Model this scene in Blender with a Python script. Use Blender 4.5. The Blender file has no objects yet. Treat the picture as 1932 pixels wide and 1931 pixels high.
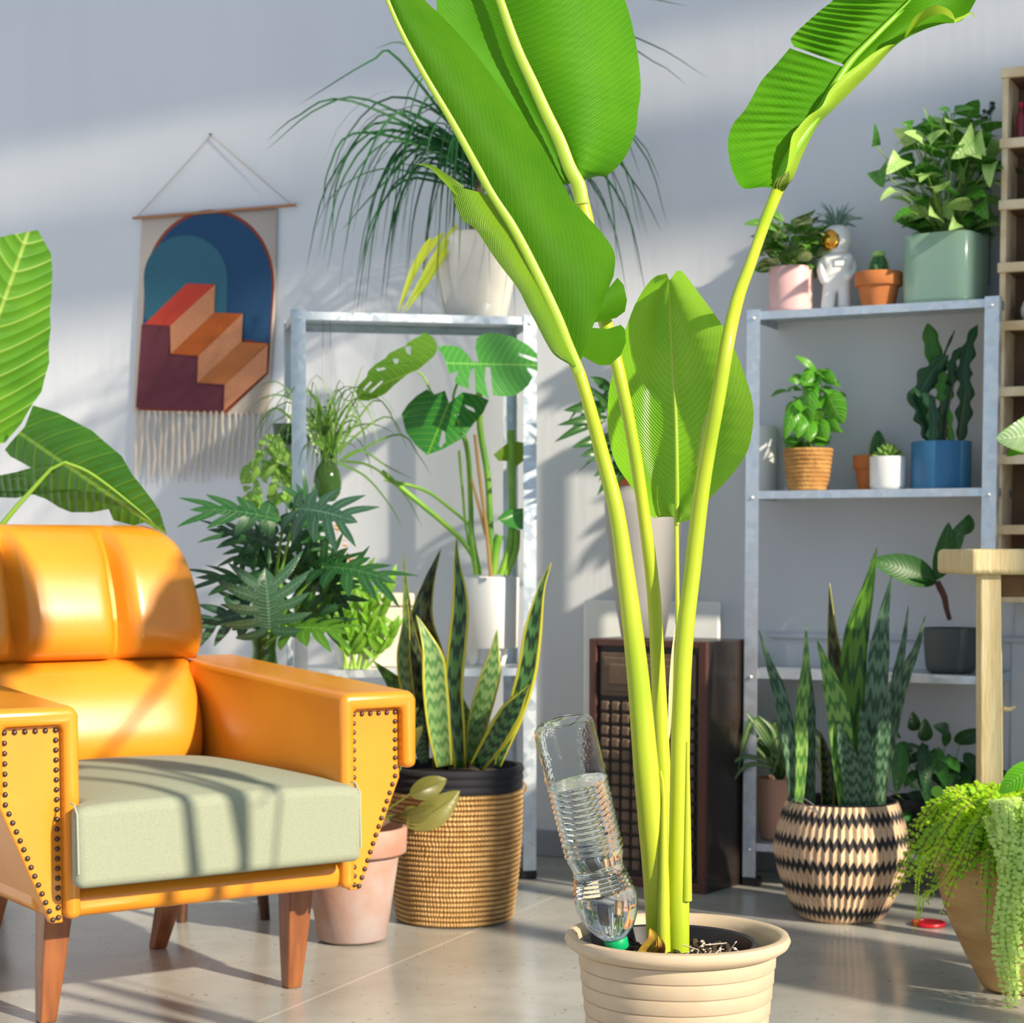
import bpy, bmesh, math, random
from mathutils import Vector as V, Matrix
from mathutils.geometry import tessellate_polygon
R = math.radians
C = bpy.context.scene.collection
# ---------------- camera, sky, sun, exposure ----------------
W_PX, H_PX, F_PX = 1932.0, 1931.0, 3600.0
CAM_H = 0.81
PITCH = R(3.7)
HORIZON = 1048.0
SHIFT = (HORIZON - (H_PX/2 - F_PX*math.tan(PITCH)))/W_PX
cd = bpy.data.cameras.new('camera'); cam = bpy.data.objects.new('camera', cd); C.objects.link(cam)
cam.location = (0, 0, CAM_H); cam.rotation_euler = (math.pi/2 - PITCH, 0, 0)
cd.sensor_width = 36; cd.lens = F_PX/W_PX*36; cd.shift_y = SHIFT; cd.clip_start = 0.05; cd.clip_end = 60
cd.dof.use_dof = True; cd.dof.focus_distance = 2.62; cd.dof.aperture_fstop = 9.0
sc = bpy.context.scene; sc.camera = cam
w = bpy.data.worlds.new('daylight'); sc.world = w; w.use_nodes = True
bgn = w.node_tree.nodes['Background']; bgn.inputs[1].default_value = 0.92
_t = w.node_tree; _g = _t.nodes.new('ShaderNodeTexCoord'); _s = _t.nodes.new('ShaderNodeSeparateXYZ'); _r = _t.nodes.new('ShaderNodeValToRGB')
_t.links.new(_g.outputs['Generated'], _s.inputs[0]); _t.links.new(_s.outputs[2], _r.inputs[0]); _t.links.new(_r.outputs[0], bgn.inputs[0])
_r.color_ramp.elements[0].color = (.60, .76, 1.0, 1); _r.color_ramp.elements[1].color = (.22, .34, .60, 1); _r.color_ramp.elements[1].position = .8
SUN_AZ, SUN_EL = R(46.5), R(27)      # light travels toward (-sin az, cos az)
SD = V((-math.sin(SUN_AZ)*math.cos(SUN_EL), math.cos(SUN_AZ)*math.cos(SUN_EL), -math.sin(SUN_EL)))
sl = bpy.data.lights.new('sun', 'SUN'); sl.energy = 7.0; sl.color = (1, 0.88, 0.70); sl.angle = R(1.3)
so = bpy.data.objects.new('sun', sl); C.objects.link(so); so.location = (4, -3, 4)
so.rotation_euler = SD.to_track_quat('-Z', 'Y').to_euler()
sc.view_settings.view_transform = 'Standard'; sc.view_settings.look = 'None'
sc.view_settings.exposure = 0.0; sc.view_settings.gamma = 1.0; sc.view_settings.use_curve_mapping = False
CAMP = V((0, 0, CAM_H))
_fw = V((0, math.cos(PITCH), -math.sin(PITCH))); _up = V((0, math.sin(PITCH), math.cos(PITCH)))
def ray(px, py):
    return V((1, 0, 0))*((px-W_PX/2)/F_PX) + _up*((H_PX/2-py)/F_PX + SHIFT*W_PX/F_PX) + _fw
def P(px, py, d):
    r = ray(px, py); return CAMP + r*(d/r.y)
def FL(px, py, z=0.0):
    r = ray(px, py); return CAMP + r*((z-CAM_H)/r.z)
def rnd(a, b): return random.uniform(a, b)
# ---------------- mesh collector ----------------
class M:
    def __init__(s): s.v = []; s.f = []; s.uv = []; s.mi = []
    def face(s, idx, uv=None, mi=0):
        s.f.append(tuple(idx)); s.uv.append(uv or [(0, 0)]*len(idx)); s.mi.append(mi)
    def grid(s, rows, us=None, vs=None, closed=False, mi=0):
        b = len(s.v); n = len(rows); k = len(rows[0])
        for r in rows: s.v.extend(V(p) for p in r)
        for i in range(n-1):
            for j in range(k if closed else k-1):
                j2 = (j+1) % k
                ids = (b+i*k+j, b+i*k+j2, b+(i+1)*k+j2, b+(i+1)*k+j)
                u0 = us[j] if us else j/(k-1 if not closed else k); u1 = (us[j+1] if us else (j+1)/(k-1 if not closed else k))
                v0 = vs[i] if vs else i/(n-1); v1 = vs[i+1] if vs else (i+1)/(n-1)
                s.face(ids, [(u0, v0), (u1, v0), (u1, v1), (u0, v1)], mi)
        return b
    def cap(s, ids, mi=0): s.face(ids, None, mi)
    def lathe(s, prof, c=(0, 0, 0), n=48, ax=None, mi=0, sq=0, wob=None):
        c = V(c); rot = V((0, 0, 1)).rotation_difference(V(ax).normalized()).to_matrix() if ax is not None else Matrix.Identity(3)
        rows = []
        for (r, z) in prof:
            row = []
            for i in range(n):
                a = 2*math.pi*i/n; ca, sa = math.cos(a), math.sin(a); k = 1
                if sq: k = 1/((abs(ca)**sq + abs(sa)**sq)**(1/sq))
                rr = r*k*(wob(a, z) if wob else 1)
                row.append(c + rot @ V((rr*ca, rr*sa, z)))
            rows.append(row)
        b = s.grid(rows, closed=True, mi=mi)
        if prof[0][0] > 1e-6: s.cap([b+i for i in range(n)][::-1], mi)
        if prof[-1][0] > 1e-6: s.cap([b+(len(prof)-1)*n+i for i in range(n)], mi)
    def tube(s, pts, rad, n=8, mi=0, cap=True, flat=1.0):
        pts = [V(p) for p in pts]; m = len(pts)
        if not hasattr(rad, '__len__'): rad = [rad]*m
        rows = []; prev = None
        for i, p in enumerate(pts):
            t = (pts[min(i+1, m-1)] - pts[max(i-1, 0)])
            t = t.normalized() if t.length > 1e-9 else V((0, 0, 1))
            a = prev if prev is not None else (V((0, 1, 0)) if abs(t.y) < .9 else V((1, 0, 0)))
            a = (a - t*a.dot(t)).normalized(); prev = a; b_ = t.cross(a)
            rows.append([p + (a*math.cos(2*math.pi*j/n)*flat + b_*math.sin(2*math.pi*j/n))*rad[i] for j in range(n)])
        b = s.grid(rows, closed=True, mi=mi)
        if cap:
            s.cap([b+i for i in range(n)][::-1], mi); s.cap([b+(m-1)*n+i for i in range(n)], mi)
    def box(s, lo, hi, mi=0, mat=None):
        x0, y0, z0 = lo; x1, y1, z1 = hi; b = len(s.v)
        for p in ((x0,y0,z0),(x1,y0,z0),(x1,y1,z0),(x0,y1,z0),(x0,y0,z1),(x1,y0,z1),(x1,y1,z1),(x0,y1,z1)):
            s.v.append(mat @ V(p) if mat else V(p))
        for f in ((0,3,2,1),(4,5,6,7),(0,1,5,4),(1,2,6,5),(2,3,7,6),(3,0,4,7)): s.face([b+i for i in f], [(0,0),(1,0),(1,1),(0,1)], mi)
    def prism(s, poly, f0, f1, mi=0):
        """poly: 2d points; f0/f1 map a 2d point to 3d at either end"""
        b = len(s.v); n = len(poly)
        for q in poly: s.v.append(V(f0(q)))
        for q in poly: s.v.append(V(f1(q)))
        s.cap([b+i for i in range(n)][::-1], mi); s.cap([b+n+i for i in range(n)], mi)
        for i in range(n): s.face([b+i, b+(i+1) % n, b+n+(i+1) % n, b+n+i], None, mi)
    def poly(s, outline, place, holes=(), uvf=None, cuts=1, mi=0):
        """fill a 2d outline (holes allowed), refine it, place(x,y)->3d"""
        loops = [[V((x, y, 0)) for x, y in outline]] + [[V((x, y, 0)) for x, y in h] for h in holes]
        flat = [p for l in loops for p in l]
        bm = bmesh.new(); vs = [bm.verts.new(p) for p in flat]
        for t in tessellate_polygon(loops):
            try: bm.faces.new([vs[i] for i in t])
            except Exception: pass
        for _ in range(cuts):
            L = sorted(e.calc_length() for e in bm.edges); th = L[int(len(L)*.35)]
            bmesh.ops.subdivide_edges(bm, edges=[e for e in bm.edges if e.calc_length() > th], cuts=1, use_grid_fill=True)
        bmesh.ops.triangulate(bm, faces=[f for f in bm.faces if len(f.verts) > 4])
        bmesh.ops.recalc_face_normals(bm, faces=bm.faces)
        bm.verts.index_update(); b = len(s.v)
        for v_ in bm.verts: s.v.append(V(place(v_.co.x, v_.co.y)))
        for f in bm.faces:
            s.face([b+v_.index for v_ in f.verts], [uvf(v_.co.x, v_.co.y) for v_ in f.verts] if uvf else None, mi)
        bm.free()
_wm = {}
def build(name, m, mats, parent=None, local=False, smooth=True, bevel=0, bseg=2, thick=0, sub=0, weld=False):
    me = bpy.data.meshes.new(name)
    vs = m.v
    if not local and parent is not None:
        inv = _wm[parent.name].inverted(); vs = [inv @ p for p in vs]
    me.from_pydata([tuple(p) for p in vs], [], m.f)
    if not isinstance(mats, (list, tuple)): mats = [mats]
    for x in mats: me.materials.append(x)
    uvl = me.uv_layers.new(name='UVMap'); flat = [c for f in m.uv for uv in f for c in uv]
    uvl.data.foreach_set('uv', flat)
    me.polygons.foreach_set('material_index', m.mi)
    me.polygons.foreach_set('use_smooth', [smooth]*len(me.polygons)); me.update()
    if weld:
        bm = bmesh.new(); bm.from_mesh(me); bmesh.ops.remove_doubles(bm, verts=bm.verts, dist=1e-5); bm.to_mesh(me); bm.free()
    o = bpy.data.objects.new(name, me); C.objects.link(o)
    if parent is not None: o.parent = parent; _wm[o.name] = _wm[parent.name]
    else: _wm[o.name] = Matrix.Identity(4)
    if bevel:
        b = o.modifiers.new('bevel', 'BEVEL'); b.width = bevel; b.segments = bseg; b.limit_method = 'ANGLE'; b.angle_limit = R(35)
        b.harden_normals = False
    if thick:
        t = o.modifiers.new('thick', 'SOLIDIFY'); t.thickness = thick; t.offset = 0
    if sub:
        t = o.modifiers.new('sub', 'SUBSURF'); t.levels = sub; t.render_levels = sub
    if smooth and (bevel or not thick):
        try: me.set_sharp_from_angle(angle=R(50))
        except Exception: pass
    return o
def tag(o, label, cat, group=None, kind=None):
    o['label'] = label; o['category'] = cat
    if group: o['group'] = group
    if kind: o['kind'] = kind
    return o
def thing(name, label, cat, loc=(0, 0, 0), rz=0, group=None, rot=None):
    o = bpy.data.objects.new(name, None); C.objects.link(o); o.empty_display_size = .05
    o.location = loc; o.rotation_euler = rot or (0, 0, rz)
    _wm[o.name] = Matrix.Translation(V(loc)) @ o.rotation_euler.to_matrix().to_4x4()
    return tag(o, label, cat, group)
# ---------------- materials ----------------
def nt(name):
    m = bpy.data.materials.new(name); m.use_nodes = True; t = m.node_tree
    return m, t, t.nodes['Principled BSDF'], t.nodes['Material Output']
def node(t, typ, **kw):
    n = t.nodes.new(typ)
    for k, v in kw.items():
        if k.startswith('i_'): n.inputs[int(k[2:])].default_value = v
        else: setattr(n, k, v)
    return n
def mth(t, op, a, b=None, clamp=False):
    n = t.nodes.new('ShaderNodeMath'); n.operation = op; n.use_clamp = clamp
    for i, x in enumerate((a, b)):
        if x is None: continue
        if isinstance(x, (int, float)): n.inputs[i].default_value = x
        else: t.links.new(x, n.inputs[i])
    return n.outputs[0]
def mixc(t, fac, a, b):
    n = t.nodes.new('ShaderNodeMix'); n.data_type = 'RGBA'
    for i, x in ((0, fac), (6, a), (7, b)):
        if isinstance(x, (int, float)): n.inputs[i].default_value = x
        elif isinstance(x, tuple): n.inputs[i].default_value = (*x[:3], 1)
        else: t.links.new(x, n.inputs[i])
    return n.outputs[2]
def bumpn(t, h, s, d=.01):
    b = t.nodes.new('ShaderNodeBump'); b.inputs['Strength'].default_value = s; b.inputs['Distance'].default_value = d
    t.links.new(h, b.inputs['Height']); return b.outputs[0]
def noise(t, scale, detail=3, vec=None, stretch=None):
    n = node(t, 'ShaderNodeTexNoise'); n.inputs['Scale'].default_value = scale; n.inputs['Detail'].default_value = detail
    if vec is None: vec = node(t, 'ShaderNodeTexCoord').outputs['Object']
    if stretch:
        mp = node(t, 'ShaderNodeMapping'); mp.inputs['Scale'].default_value = stretch; t.links.new(vec, mp.inputs[0]); vec = mp.outputs[0]
    t.links.new(vec, n.inputs['Vector']); return n.outputs['Fac']
def ramp(t, fac, a, b):
    n = node(t, 'ShaderNodeMapRange'); n.inputs[1].default_value = a; n.inputs[2].default_value = b; t.links.new(fac, n.inputs[0]); return n.outputs[0]
def mat(name, col, rough=.5, metal=0, var=None, vs=8, bump=0, bs=60, stretch=None, coat=0, tr=0, ior=1.45, trl=0, bd=.01, spec=.5):
    m, t, b, out = nt(name)
    b.inputs['Base Color'].default_value = (*col, 1); b.inputs['Roughness'].default_value = rough; b.inputs['Metallic'].default_value = metal
    b.inputs['Coat Weight'].default_value = coat; b.inputs['Transmission Weight'].default_value = tr; b.inputs['IOR'].default_value = ior
    b.inputs['Specular IOR Level'].default_value = spec
    if var: t.links.new(mixc(t, ramp(t, noise(t, vs, 4, stretch=stretch), .35, .65), col, var), b.inputs['Base Color'])
    if bump: t.links.new(bumpn(t, noise(t, bs, 3, stretch=stretch), bump, bd), b.inputs['Normal'])
    if trl:
        x = node(t, 'ShaderNodeBsdfTranslucent'); x.inputs[0].default_value = (min(1, col[0]*1.6+.02), min(1, col[1]*1.5+.02), col[2], 1)
        mx = node(t, 'ShaderNodeMixShader'); mx.inputs[0].default_value = trl
        t.links.new(b.outputs[0], mx.inputs[1]); t.links.new(x.outputs[0], mx.inputs[2]); t.links.new(mx.outputs[0], out.inputs[0])
    return m
def leafmat(name, c1, c2, vein=(.4, .6, .1), veins=20, slope=.8, rough=.35, trl=.3, bump=.3, midw=.035, vw=.12, edge=None, edgew=.86, band=None, tcol=None, vamt=.5):
    """leaf surface driven by its UVs: u across (0.5 = midrib), v along; lateral veins lean towards the tip"""
    m, t, b, out = nt(name)
    uv = node(t, 'ShaderNodeTexCoord').outputs['UV']; sp = node(t, 'ShaderNodeSeparateXYZ'); t.links.new(uv, sp.inputs[0])
    u = mth(t, 'MULTIPLY', mth(t, 'ABSOLUTE', mth(t, 'SUBTRACT', sp.outputs[0], .5)), 2.0)
    col = mixc(t, ramp(t, noise(t, 9, 4), .3, .7), c1, c2)
    h = None
    if band:
        bc, bscale = band
        nz = noise(t, 14, 4)
        s = mth(t, 'SINE', mth(t, 'ADD', mth(t, 'MULTIPLY', sp.outputs[1], bscale), mth(t, 'ADD', mth(t, 'MULTIPLY', nz, 9.0), mth(t, 'MULTIPLY', mth(t, 'SINE', mth(t, 'MULTIPLY', u, 9.0)), 1.4))))
        col = mixc(t, ramp(t, s, -.2, .5), col, bc)
    if veins:
        ph = mth(t, 'MULTIPLY', mth(t, 'SUBTRACT', sp.outputs[1], mth(t, 'MULTIPLY', mth(t, 'POWER', u, 1.35), slope*.25)), veins*1.0)
        fr = mth(t, 'ABSOLUTE', mth(t, 'SUBTRACT', mth(t, 'FRACT', ph), .5))
        ln = mth(t, 'SUBTRACT', 1.0, ramp(t, fr, 0, vw), True)
        col = mixc(t, mth(t, 'MULTIPLY', ln, vamt), col, vein)
        h = mth(t, 'SINE', mth(t, 'MULTIPLY', fr, 6.283))
    if edge: col = mixc(t, ramp(t, u, edgew, edgew+.05), col, edge)
    if midw:
        md = mth(t, 'SUBTRACT', 1.0, ramp(t, u, midw*.6, midw*1.6), True); col = mixc(t, mth(t, 'MULTIPLY', md, .85), col, vein)
    t.links.new(col, b.inputs['Base Color']); b.inputs['Roughness'].default_value = rough
    b.inputs['Specular IOR Level'].default_value = .12 if rough > .45 else .45
    if h is not None and bump: t.links.new(bumpn(t, h, bump, .004), b.inputs['Normal'])
    if trl:
        x = node(t, 'ShaderNodeBsdfTranslucent')
        g = node(t, 'ShaderNodeGamma'); g.inputs[1].default_value = .72; t.links.new(col, g.inputs[0]); t.links.new(g.outputs[0], x.inputs[0])
        mx = node(t, 'ShaderNodeMixShader'); mx.inputs[0].default_value = trl
        t.links.new(b.outputs[0], mx.inputs[1]); t.links.new(x.outputs[0], mx.inputs[2]); t.links.new(mx.outputs[0], out.inputs[0])
    return m
# ---------------- plant helpers ----------------
def cat(pts, n):
    """Catmull-Rom resampling of a polyline of vectors/tuples"""
    pts = [V(p) for p in pts]; k = len(pts)
    if k == 2: return [pts[0].lerp(pts[1], i/(n-1)) for i in range(n)]
    L = [0]
    for i in range(1, k): L.append(L[-1] + max((pts[i]-pts[i-1]).length, 1e-9))
    out = []
    for i in range(n):
        d = L[-1]*i/(n-1); j = 0
        while j < k-2 and L[j+1] < d: j += 1
        t = (d-L[j])/(L[j+1]-L[j]); p1, p2 = pts[j], pts[j+1]
        p0 = pts[j-1] if j > 0 else p1*2-p2; p3 = pts[j+2] if j+2 < k else p2*2-p1
        out.append(.5*((2*p1) + (p2-p0)*t + (2*p0-5*p1+4*p2-p3)*t*t + (3*p1-p0-3*p2+p3)*t*t*t))
    return out
def sh_oval(s): return max(0.0, math.sin(math.pi*min(1, s)**.85))**.75
def sh_lance(s): return max(.0, math.sin(math.pi*s**.7))**.9
def sh_heart(s): return (max(0, 1-s)**.62)*(min(1, s/.10)**.45)*1.08
def sh_strap(s): return min(1, s*6+.35)*min(1, (1-s)*2.2)**.8
def sh_snake(s): return (.62+.38*math.sin(math.pi*min(1, s*1.05)))*min(1, (1-s)*3.2)**.75
def sh_blade(s): return min(1, s*10+.4)*(1-s)**.6
def leaf(m, base, tip, width, sh=sh_oval, roll=0, up=None, bend=.12, cup=.12, seg=8, shear=0, cols=4, mi=0, lobes=None, rip=0):
    base, tip = V(base), V(tip); ax = tip-base; L = ax.length
    if L < 1e-6: return
    t = ax/L; ref = (up if up is not None else (CAMP-(base+tip)/2)).normalized()
    side = t.cross(ref)
    if side.length < 1e-4: side = t.cross(V((.3, .2, .9)))
    side.normalize(); side = Matrix.Rotation(roll, 3, t) @ side; nn = side.cross(t)
    if sh is sh_heart and not shear: shear = -.45; seg = max(seg, 8); cols = max(cols, 6)
    rows = []
    for i in range(seg+1):
        s = i/seg; c = base + ax*s + nn*(bend*L*4*s*(1-s))
        wd = width*.5*sh(s)
        if lobes: wd *= 1 - lobes[1]*(.5-.5*math.cos(2*math.pi*lobes[0]*s))
        row = []
        for j in range(cols+1):
            u = 2*j/cols-1
            row.append(c + side*(u*wd) + nn*(cup*wd*u*u + rip*math.sin(s*17+u*2)*abs(u)) + t*(shear*abs(u)*wd))
        rows.append(row)
    m.grid(rows, mi=mi)
def strap(m, pts, wf, width, tw0=0, tw1=0, cup=.15, seg=14, cols=4, mi=0, facing=None):
    """a long leaf along a path; twist measured from facing the viewer's side of the room"""
    c = cat(pts, seg+1); rows = []
    for i, p in enumerate(c):
        s = i/seg; t = (c[min(i+1, seg)]-c[max(i-1, 0)]).normalized(); ref = facing if facing is not None else (CAMP-p).normalized()
        side = t.cross(ref)
        if side.length < 1e-3: side = V((1, 0, 0))
        side.normalize(); side = Matrix.Rotation(tw0+(tw1-tw0)*s, 3, t) @ side; nn = side.cross(t); wd = width*.5*wf(s)
        rows.append([p + side*((2*j/cols-1)*wd) + nn*(cup*wd*(2*j/cols-1)**2) for j in range(cols+1)])
    m.grid(rows, mi=mi)
def arc(m, base, az, reach, rise, fall, width, seg=8, tw=0, mi=0, cols=2):
    b = V(base); d = V((math.cos(az), math.sin(az), 0))
    pts = [b, b+d*reach*.3+V((0, 0, rise*.8)), b+d*reach*.62+V((0, 0, rise)), b+d*reach*.88+V((0, 0, rise+fall*.4)), b+d*reach+V((0, 0, rise+fall))]
    strap(m, pts, sh_blade, width, tw, tw+.5, 0, seg, cols, mi, facing=V((0, 0, 1)) if rnd(0, 1) < .5 else None)
def pxpoly(m, outline, d, tx=0, ty=0, bulge=0, holes=(), att=None, tip=None, cuts=2, mi=0, hw=None, edge_ripple=0):
    """a leaf outline standing at depth d, tilted tx (m per px to +x) and ty (m per px down), bulged around its midrib"""
    att = V((*att, 0)) if att else V((*outline[0], 0)); tip = V((*tip, 0)) if tip else V((*outline[len(outline)//2], 0))
    ax = tip-att; L = ax.length; t = ax/L; n2 = V((-t.y, t.x, 0))
    hw = hw or max(abs((V((*q, 0))-att).dot(n2)) for q in outline)
    cx, cy = (att+tip).x/2, (att+tip).y/2
    def uvf(x, y):
        q = V((x, y, 0))-att; return (.5+.5*q.dot(n2)/hw, q.dot(t)/L)
    def place(x, y):
        u, v = uvf(x, y); u = 2*u-1
        return P(x, y, d + tx*(x-cx) + ty*(y-cy) + bulge*u*u + bulge*.5*(v-.5)**2 + edge_ripple*math.sin(v*30)*abs(u))
    m.poly(outline, place, holes, uvf, cuts, mi)
def rows_px(tr, n, sub, dep):
    """surface through several pixel tracks; dep[k] = list of depths along track k; returns 3d rows"""
    T = [cat([(x, y, 0) for x, y in q], n) for q in tr]; D = []
    for d in dep:
        D.append([v.x for v in cat([(a, 0, 0) for a in d], n)] if (hasattr(d, '__len__') and len(set(d)) > 1) else [d[0] if hasattr(d, '__len__') else d]*n)
    return T, D
def trackleaf(m, tr, dep, us, n=40, sub=5, bulge=0, rip=None, mi=0):
    T = [cat([(x, y, 0) for x, y in q], n) for q in tr]
    rows = []; uu = []; k = len(tr)
    for i in range(n):
        s = i/(n-1); row = []
        for a in range(k-1):
            for j in range(sub + (1 if a == k-2 else 0)):
                f = j/sub; q = T[a][i].lerp(T[a+1][i], f)
                da = dep[a](s) if callable(dep[a]) else dep[a]; db = dep[a+1](s) if callable(dep[a+1]) else dep[a+1]
                d = da+(db-da)*f + bulge*math.sin(math.pi*f)
                if rip: d += rip[0]*math.sin(s*rip[1]+f*2)*min(1, f*2)*math.sin(math.pi*min(1, f*.9))
                row.append(P(q.x, q.y, d))
                if i == 0: uu.append(us[a]+(us[a+1]-us[a])*f)
        rows.append(row)
    m.grid(rows, us=uu, mi=mi)
def tubepx(m, pts, dep, n=12, seg=24, mi=0, flat=1.0):
    """pts: (px, py, half width in px); dep: depth or list"""
    k = len(pts); ds = dep if hasattr(dep, '__len__') else [dep]*k
    c = cat([P(x, y, ds[i]) for i, (x, y, h) in enumerate(pts)], seg)
    hh = cat([(h*ds[i]/F_PX, 0, 0) for i, (x, y, h) in enumerate(pts)], seg)
    m.tube(c, [max(h.x, .0008) for h in hh], n, mi, flat=flat)
random.seed(7)
# ---------------- room ----------------
TH = R(24)
WD = V((math.cos(TH), -math.sin(TH), 0)); WN = V((math.sin(TH), math.cos(TH), 0))   # along the wall, and into it
W0 = V((0, 5.15, 0))
def on_wall(px, py, off=0.0):
    r = ray(px, py); k = (W0-CAMP-WN*off).dot(WN)/r.dot(WN); return CAMP + r*k
RZ = -TH
def fbox(name, o, a0, a1, n0, n1, z0, z1, m, bevel=0, parent=None):
    """box in the room's own axes: a along the back wall, n into it"""
    mm = M(); mx = Matrix.Translation(o) @ Matrix.Rotation(RZ, 4, 'Z'); mm.box((a0, n0, z0), (a1, n1, z1), mat=mx)
    return build(name, mm, m, parent, smooth=False, bevel=bevel)
# floor: polished concrete slabs with pale joints
fm, t, b, _ = nt('polished concrete')
tc = node(t, 'ShaderNodeTexCoord'); mp = node(t, 'ShaderNodeMapping'); mp.inputs['Rotation'].default_value = (0, 0, TH)
t.links.new(tc.outputs['Object'], mp.inputs[0]); sp = node(t, 'ShaderNodeSeparateXYZ'); t.links.new(mp.outputs[0], sp.inputs[0])
def joint(src, off, per):
    f = mth(t, 'FRACT', mth(t, 'DIVIDE', mth(t, 'SUBTRACT', src, off), per)); f = mth(t, 'MULTIPLY', mth(t, 'SUBTRACT', .5, mth(t, 'ABSOLUTE', mth(t, 'SUBTRACT', f, .5))), per)
    return mth(t, 'SUBTRACT', 1.0, ramp(t, f, .0015, .004), True)
jp = FL(760, 1813); A0 = V((jp.x, jp.y, 0)).dot(WD)
jt = mth(t, 'MAXIMUM', joint(sp.outputs[0], A0, 1.8), joint(sp.outputs[1], 4.52, 1.8))
n1 = noise(t, 2.2, 6); n2 = noise(t, 14, 5)
base = mixc(t, ramp(t, n1, .3, .7), (.36, .36, .325), (.50, .495, .45)); base = mixc(t, mth(t, 'MULTIPLY', ramp(t, n2, .45, .8), .35), base, (.28, .265, .225))
spk = mth(t, 'MULTIPLY', mth(t, 'GREATER_THAN', noise(t, 70, 1), .73), .8); base = mixc(t, spk, base, (.1, .09, .07))
t.links.new(mixc(t, mth(t, 'MULTIPLY', jt, .8), base, (.66, .61, .52)), b.inputs['Base Color'])
t.links.new(ramp(t, n2, .2, 1.6), b.inputs['Roughness']); b.inputs['Specular IOR Level'].default_value = .62
rr = node(t, 'ShaderNodeMapRange'); rr.inputs[1].default_value = .3; rr.inputs[2].default_value = .7; rr.inputs[3].default_value = .16; rr.inputs[4].default_value = .3
t.links.new(n1, rr.inputs[0]); t.links.new(rr.outputs[0], b.inputs['Roughness'])
t.links.new(bumpn(t, noise(t, 25, 4), .12, .003), b.inputs['Normal'])
mm = M(); mm.box((-3.4, -2.2, -.1), (5.2, 7.2, 0)); build('floor', mm, fm, smooth=False)['kind'] = 'structure'
wallm = mat('painted plaster wall', (.70, .72, .745), .85, var=(.665, .685, .715), vs=1.6, stretch=(3, 3, .35), bump=.25, bs=14, bd=.004)
fbox('wall_back', W0, -3.6, 4.2, 0, .2, 0, 5.35, wallm)['kind'] = 'structure'
fbox('baseboard_back', W0, -3.6, 4.2, -.012, 0, 0, .072, mat('grey painted baseboard', (.30, .32, .35), .6), .003)['kind'] = 'structure'
fbox('trim_1', W0, .72, 3.0, -.012, 0, .60, .612, mat('wall cable trunking', (.6, .62, .66), .6), .002)['kind'] = 'structure'
# unseen window screen, added out of frame to throw light bands on the wall
b_ = R(21.6); Q0 = V((3.99, 1.364, 0)); mxw = Matrix.Translation(Q0) @ Matrix.Rotation(-b_, 4, 'Z')
wm_ = mat('unseen plaster', (.75, .75, .74), .8)
def wbox(name, s0, s1, z0, z1, th=.06):
    mm = M(); mm.box((s0, -th/2, z0), (s1, th/2, z1), mat=mxw); o = build(name, mm, wm_, smooth=False); o['kind'] = 'structure'; return o
wbox('window_screen_head', -2.1, 2.6, 4.9, 7.4); wbox('trim_2', -2.1, .62, 4.40, 4.735); wbox('trim_3', -2.1, .62, 0, .25)
wbox('window_screen_solid', .62, 2.6, 0, 4.72); wbox('trim_4', -2.1, -1.95, .25, 4.9)  # solid end added to keep the wall behind the second shelf shaded
fbox('ceiling', V((0, 0, 0)), -4.0, 4.2, 2.5, 4.9, 5.35, 5.45, wm_)['kind'] = 'structure'; fbox('ceiling', V((0, 0, 0)), -4.0, 1.2, -3.4, 2.5, 5.35, 5.45, wm_)['kind'] = 'structure'
fbox('wall_left', W0, -3.8, -3.6, -7.5, .2, 0, 5.35, wallm)['kind'] = 'structure'
for i, s in enumerate((-.98, -.22)): wbox('trim_%d' % (5+i), s, s+.045, .25, 4.40)  # upright bars of the added screen
# ---------------- shared materials ----------------
steel, t, b, _ = nt('galvanised steel'); b.inputs['Metallic'].default_value = .75; b.inputs['Roughness'].default_value = .42
vn = node(t, 'ShaderNodeTexVoronoi'); vn.inputs['Scale'].default_value = 55; t.links.new(node(t, 'ShaderNodeTexCoord').outputs['Object'], vn.inputs['Vector'])
t.links.new(mixc(t, vn.outputs['Color'], (.50, .56, .60), (.64, .70, .74)), b.inputs['Base Color'])
sn = node(t, 'ShaderNodeSeparateColor'); t.links.new(vn.outputs['Color'], sn.inputs[0]); rg = node(t, 'ShaderNodeMapRange'); rg.inputs[3].default_value = .3; rg.inputs[4].default_value = .5
t.links.new(sn.outputs[0], rg.inputs[0]); t.links.new(rg.outputs[0], b.inputs['Roughness'])
soil = mat('potting soil', (.035, .022, .014), .95, var=(.10, .065, .04), vs=60, bump=1, bs=90, bd=.02)
white_c = mat('white glazed ceramic', (.80, .80, .77), .28)
def shelf_pt(sh, px, dep, z):
    """point above a shelf's board at pixel column px, dep metres back from its front edge"""
    o, d, n = sh; o = o+n*dep; u = (px-W_PX/2)/F_PX
    k = (u*o.y-o.x)/(d.x-u*d.y); p = o+d*k
    # the pitch of the camera shifts the column slightly with height: one correction step
    for _ in range(3):
        q = z-CAM_H; den = p.y*math.cos(PITCH)-q*math.sin(PITCH); u2 = (px-W_PX/2)/F_PX*den; k += (u2-p.x)/d.x*.9; p = o+d*k
    return V((p.x, p.y, z))
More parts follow.
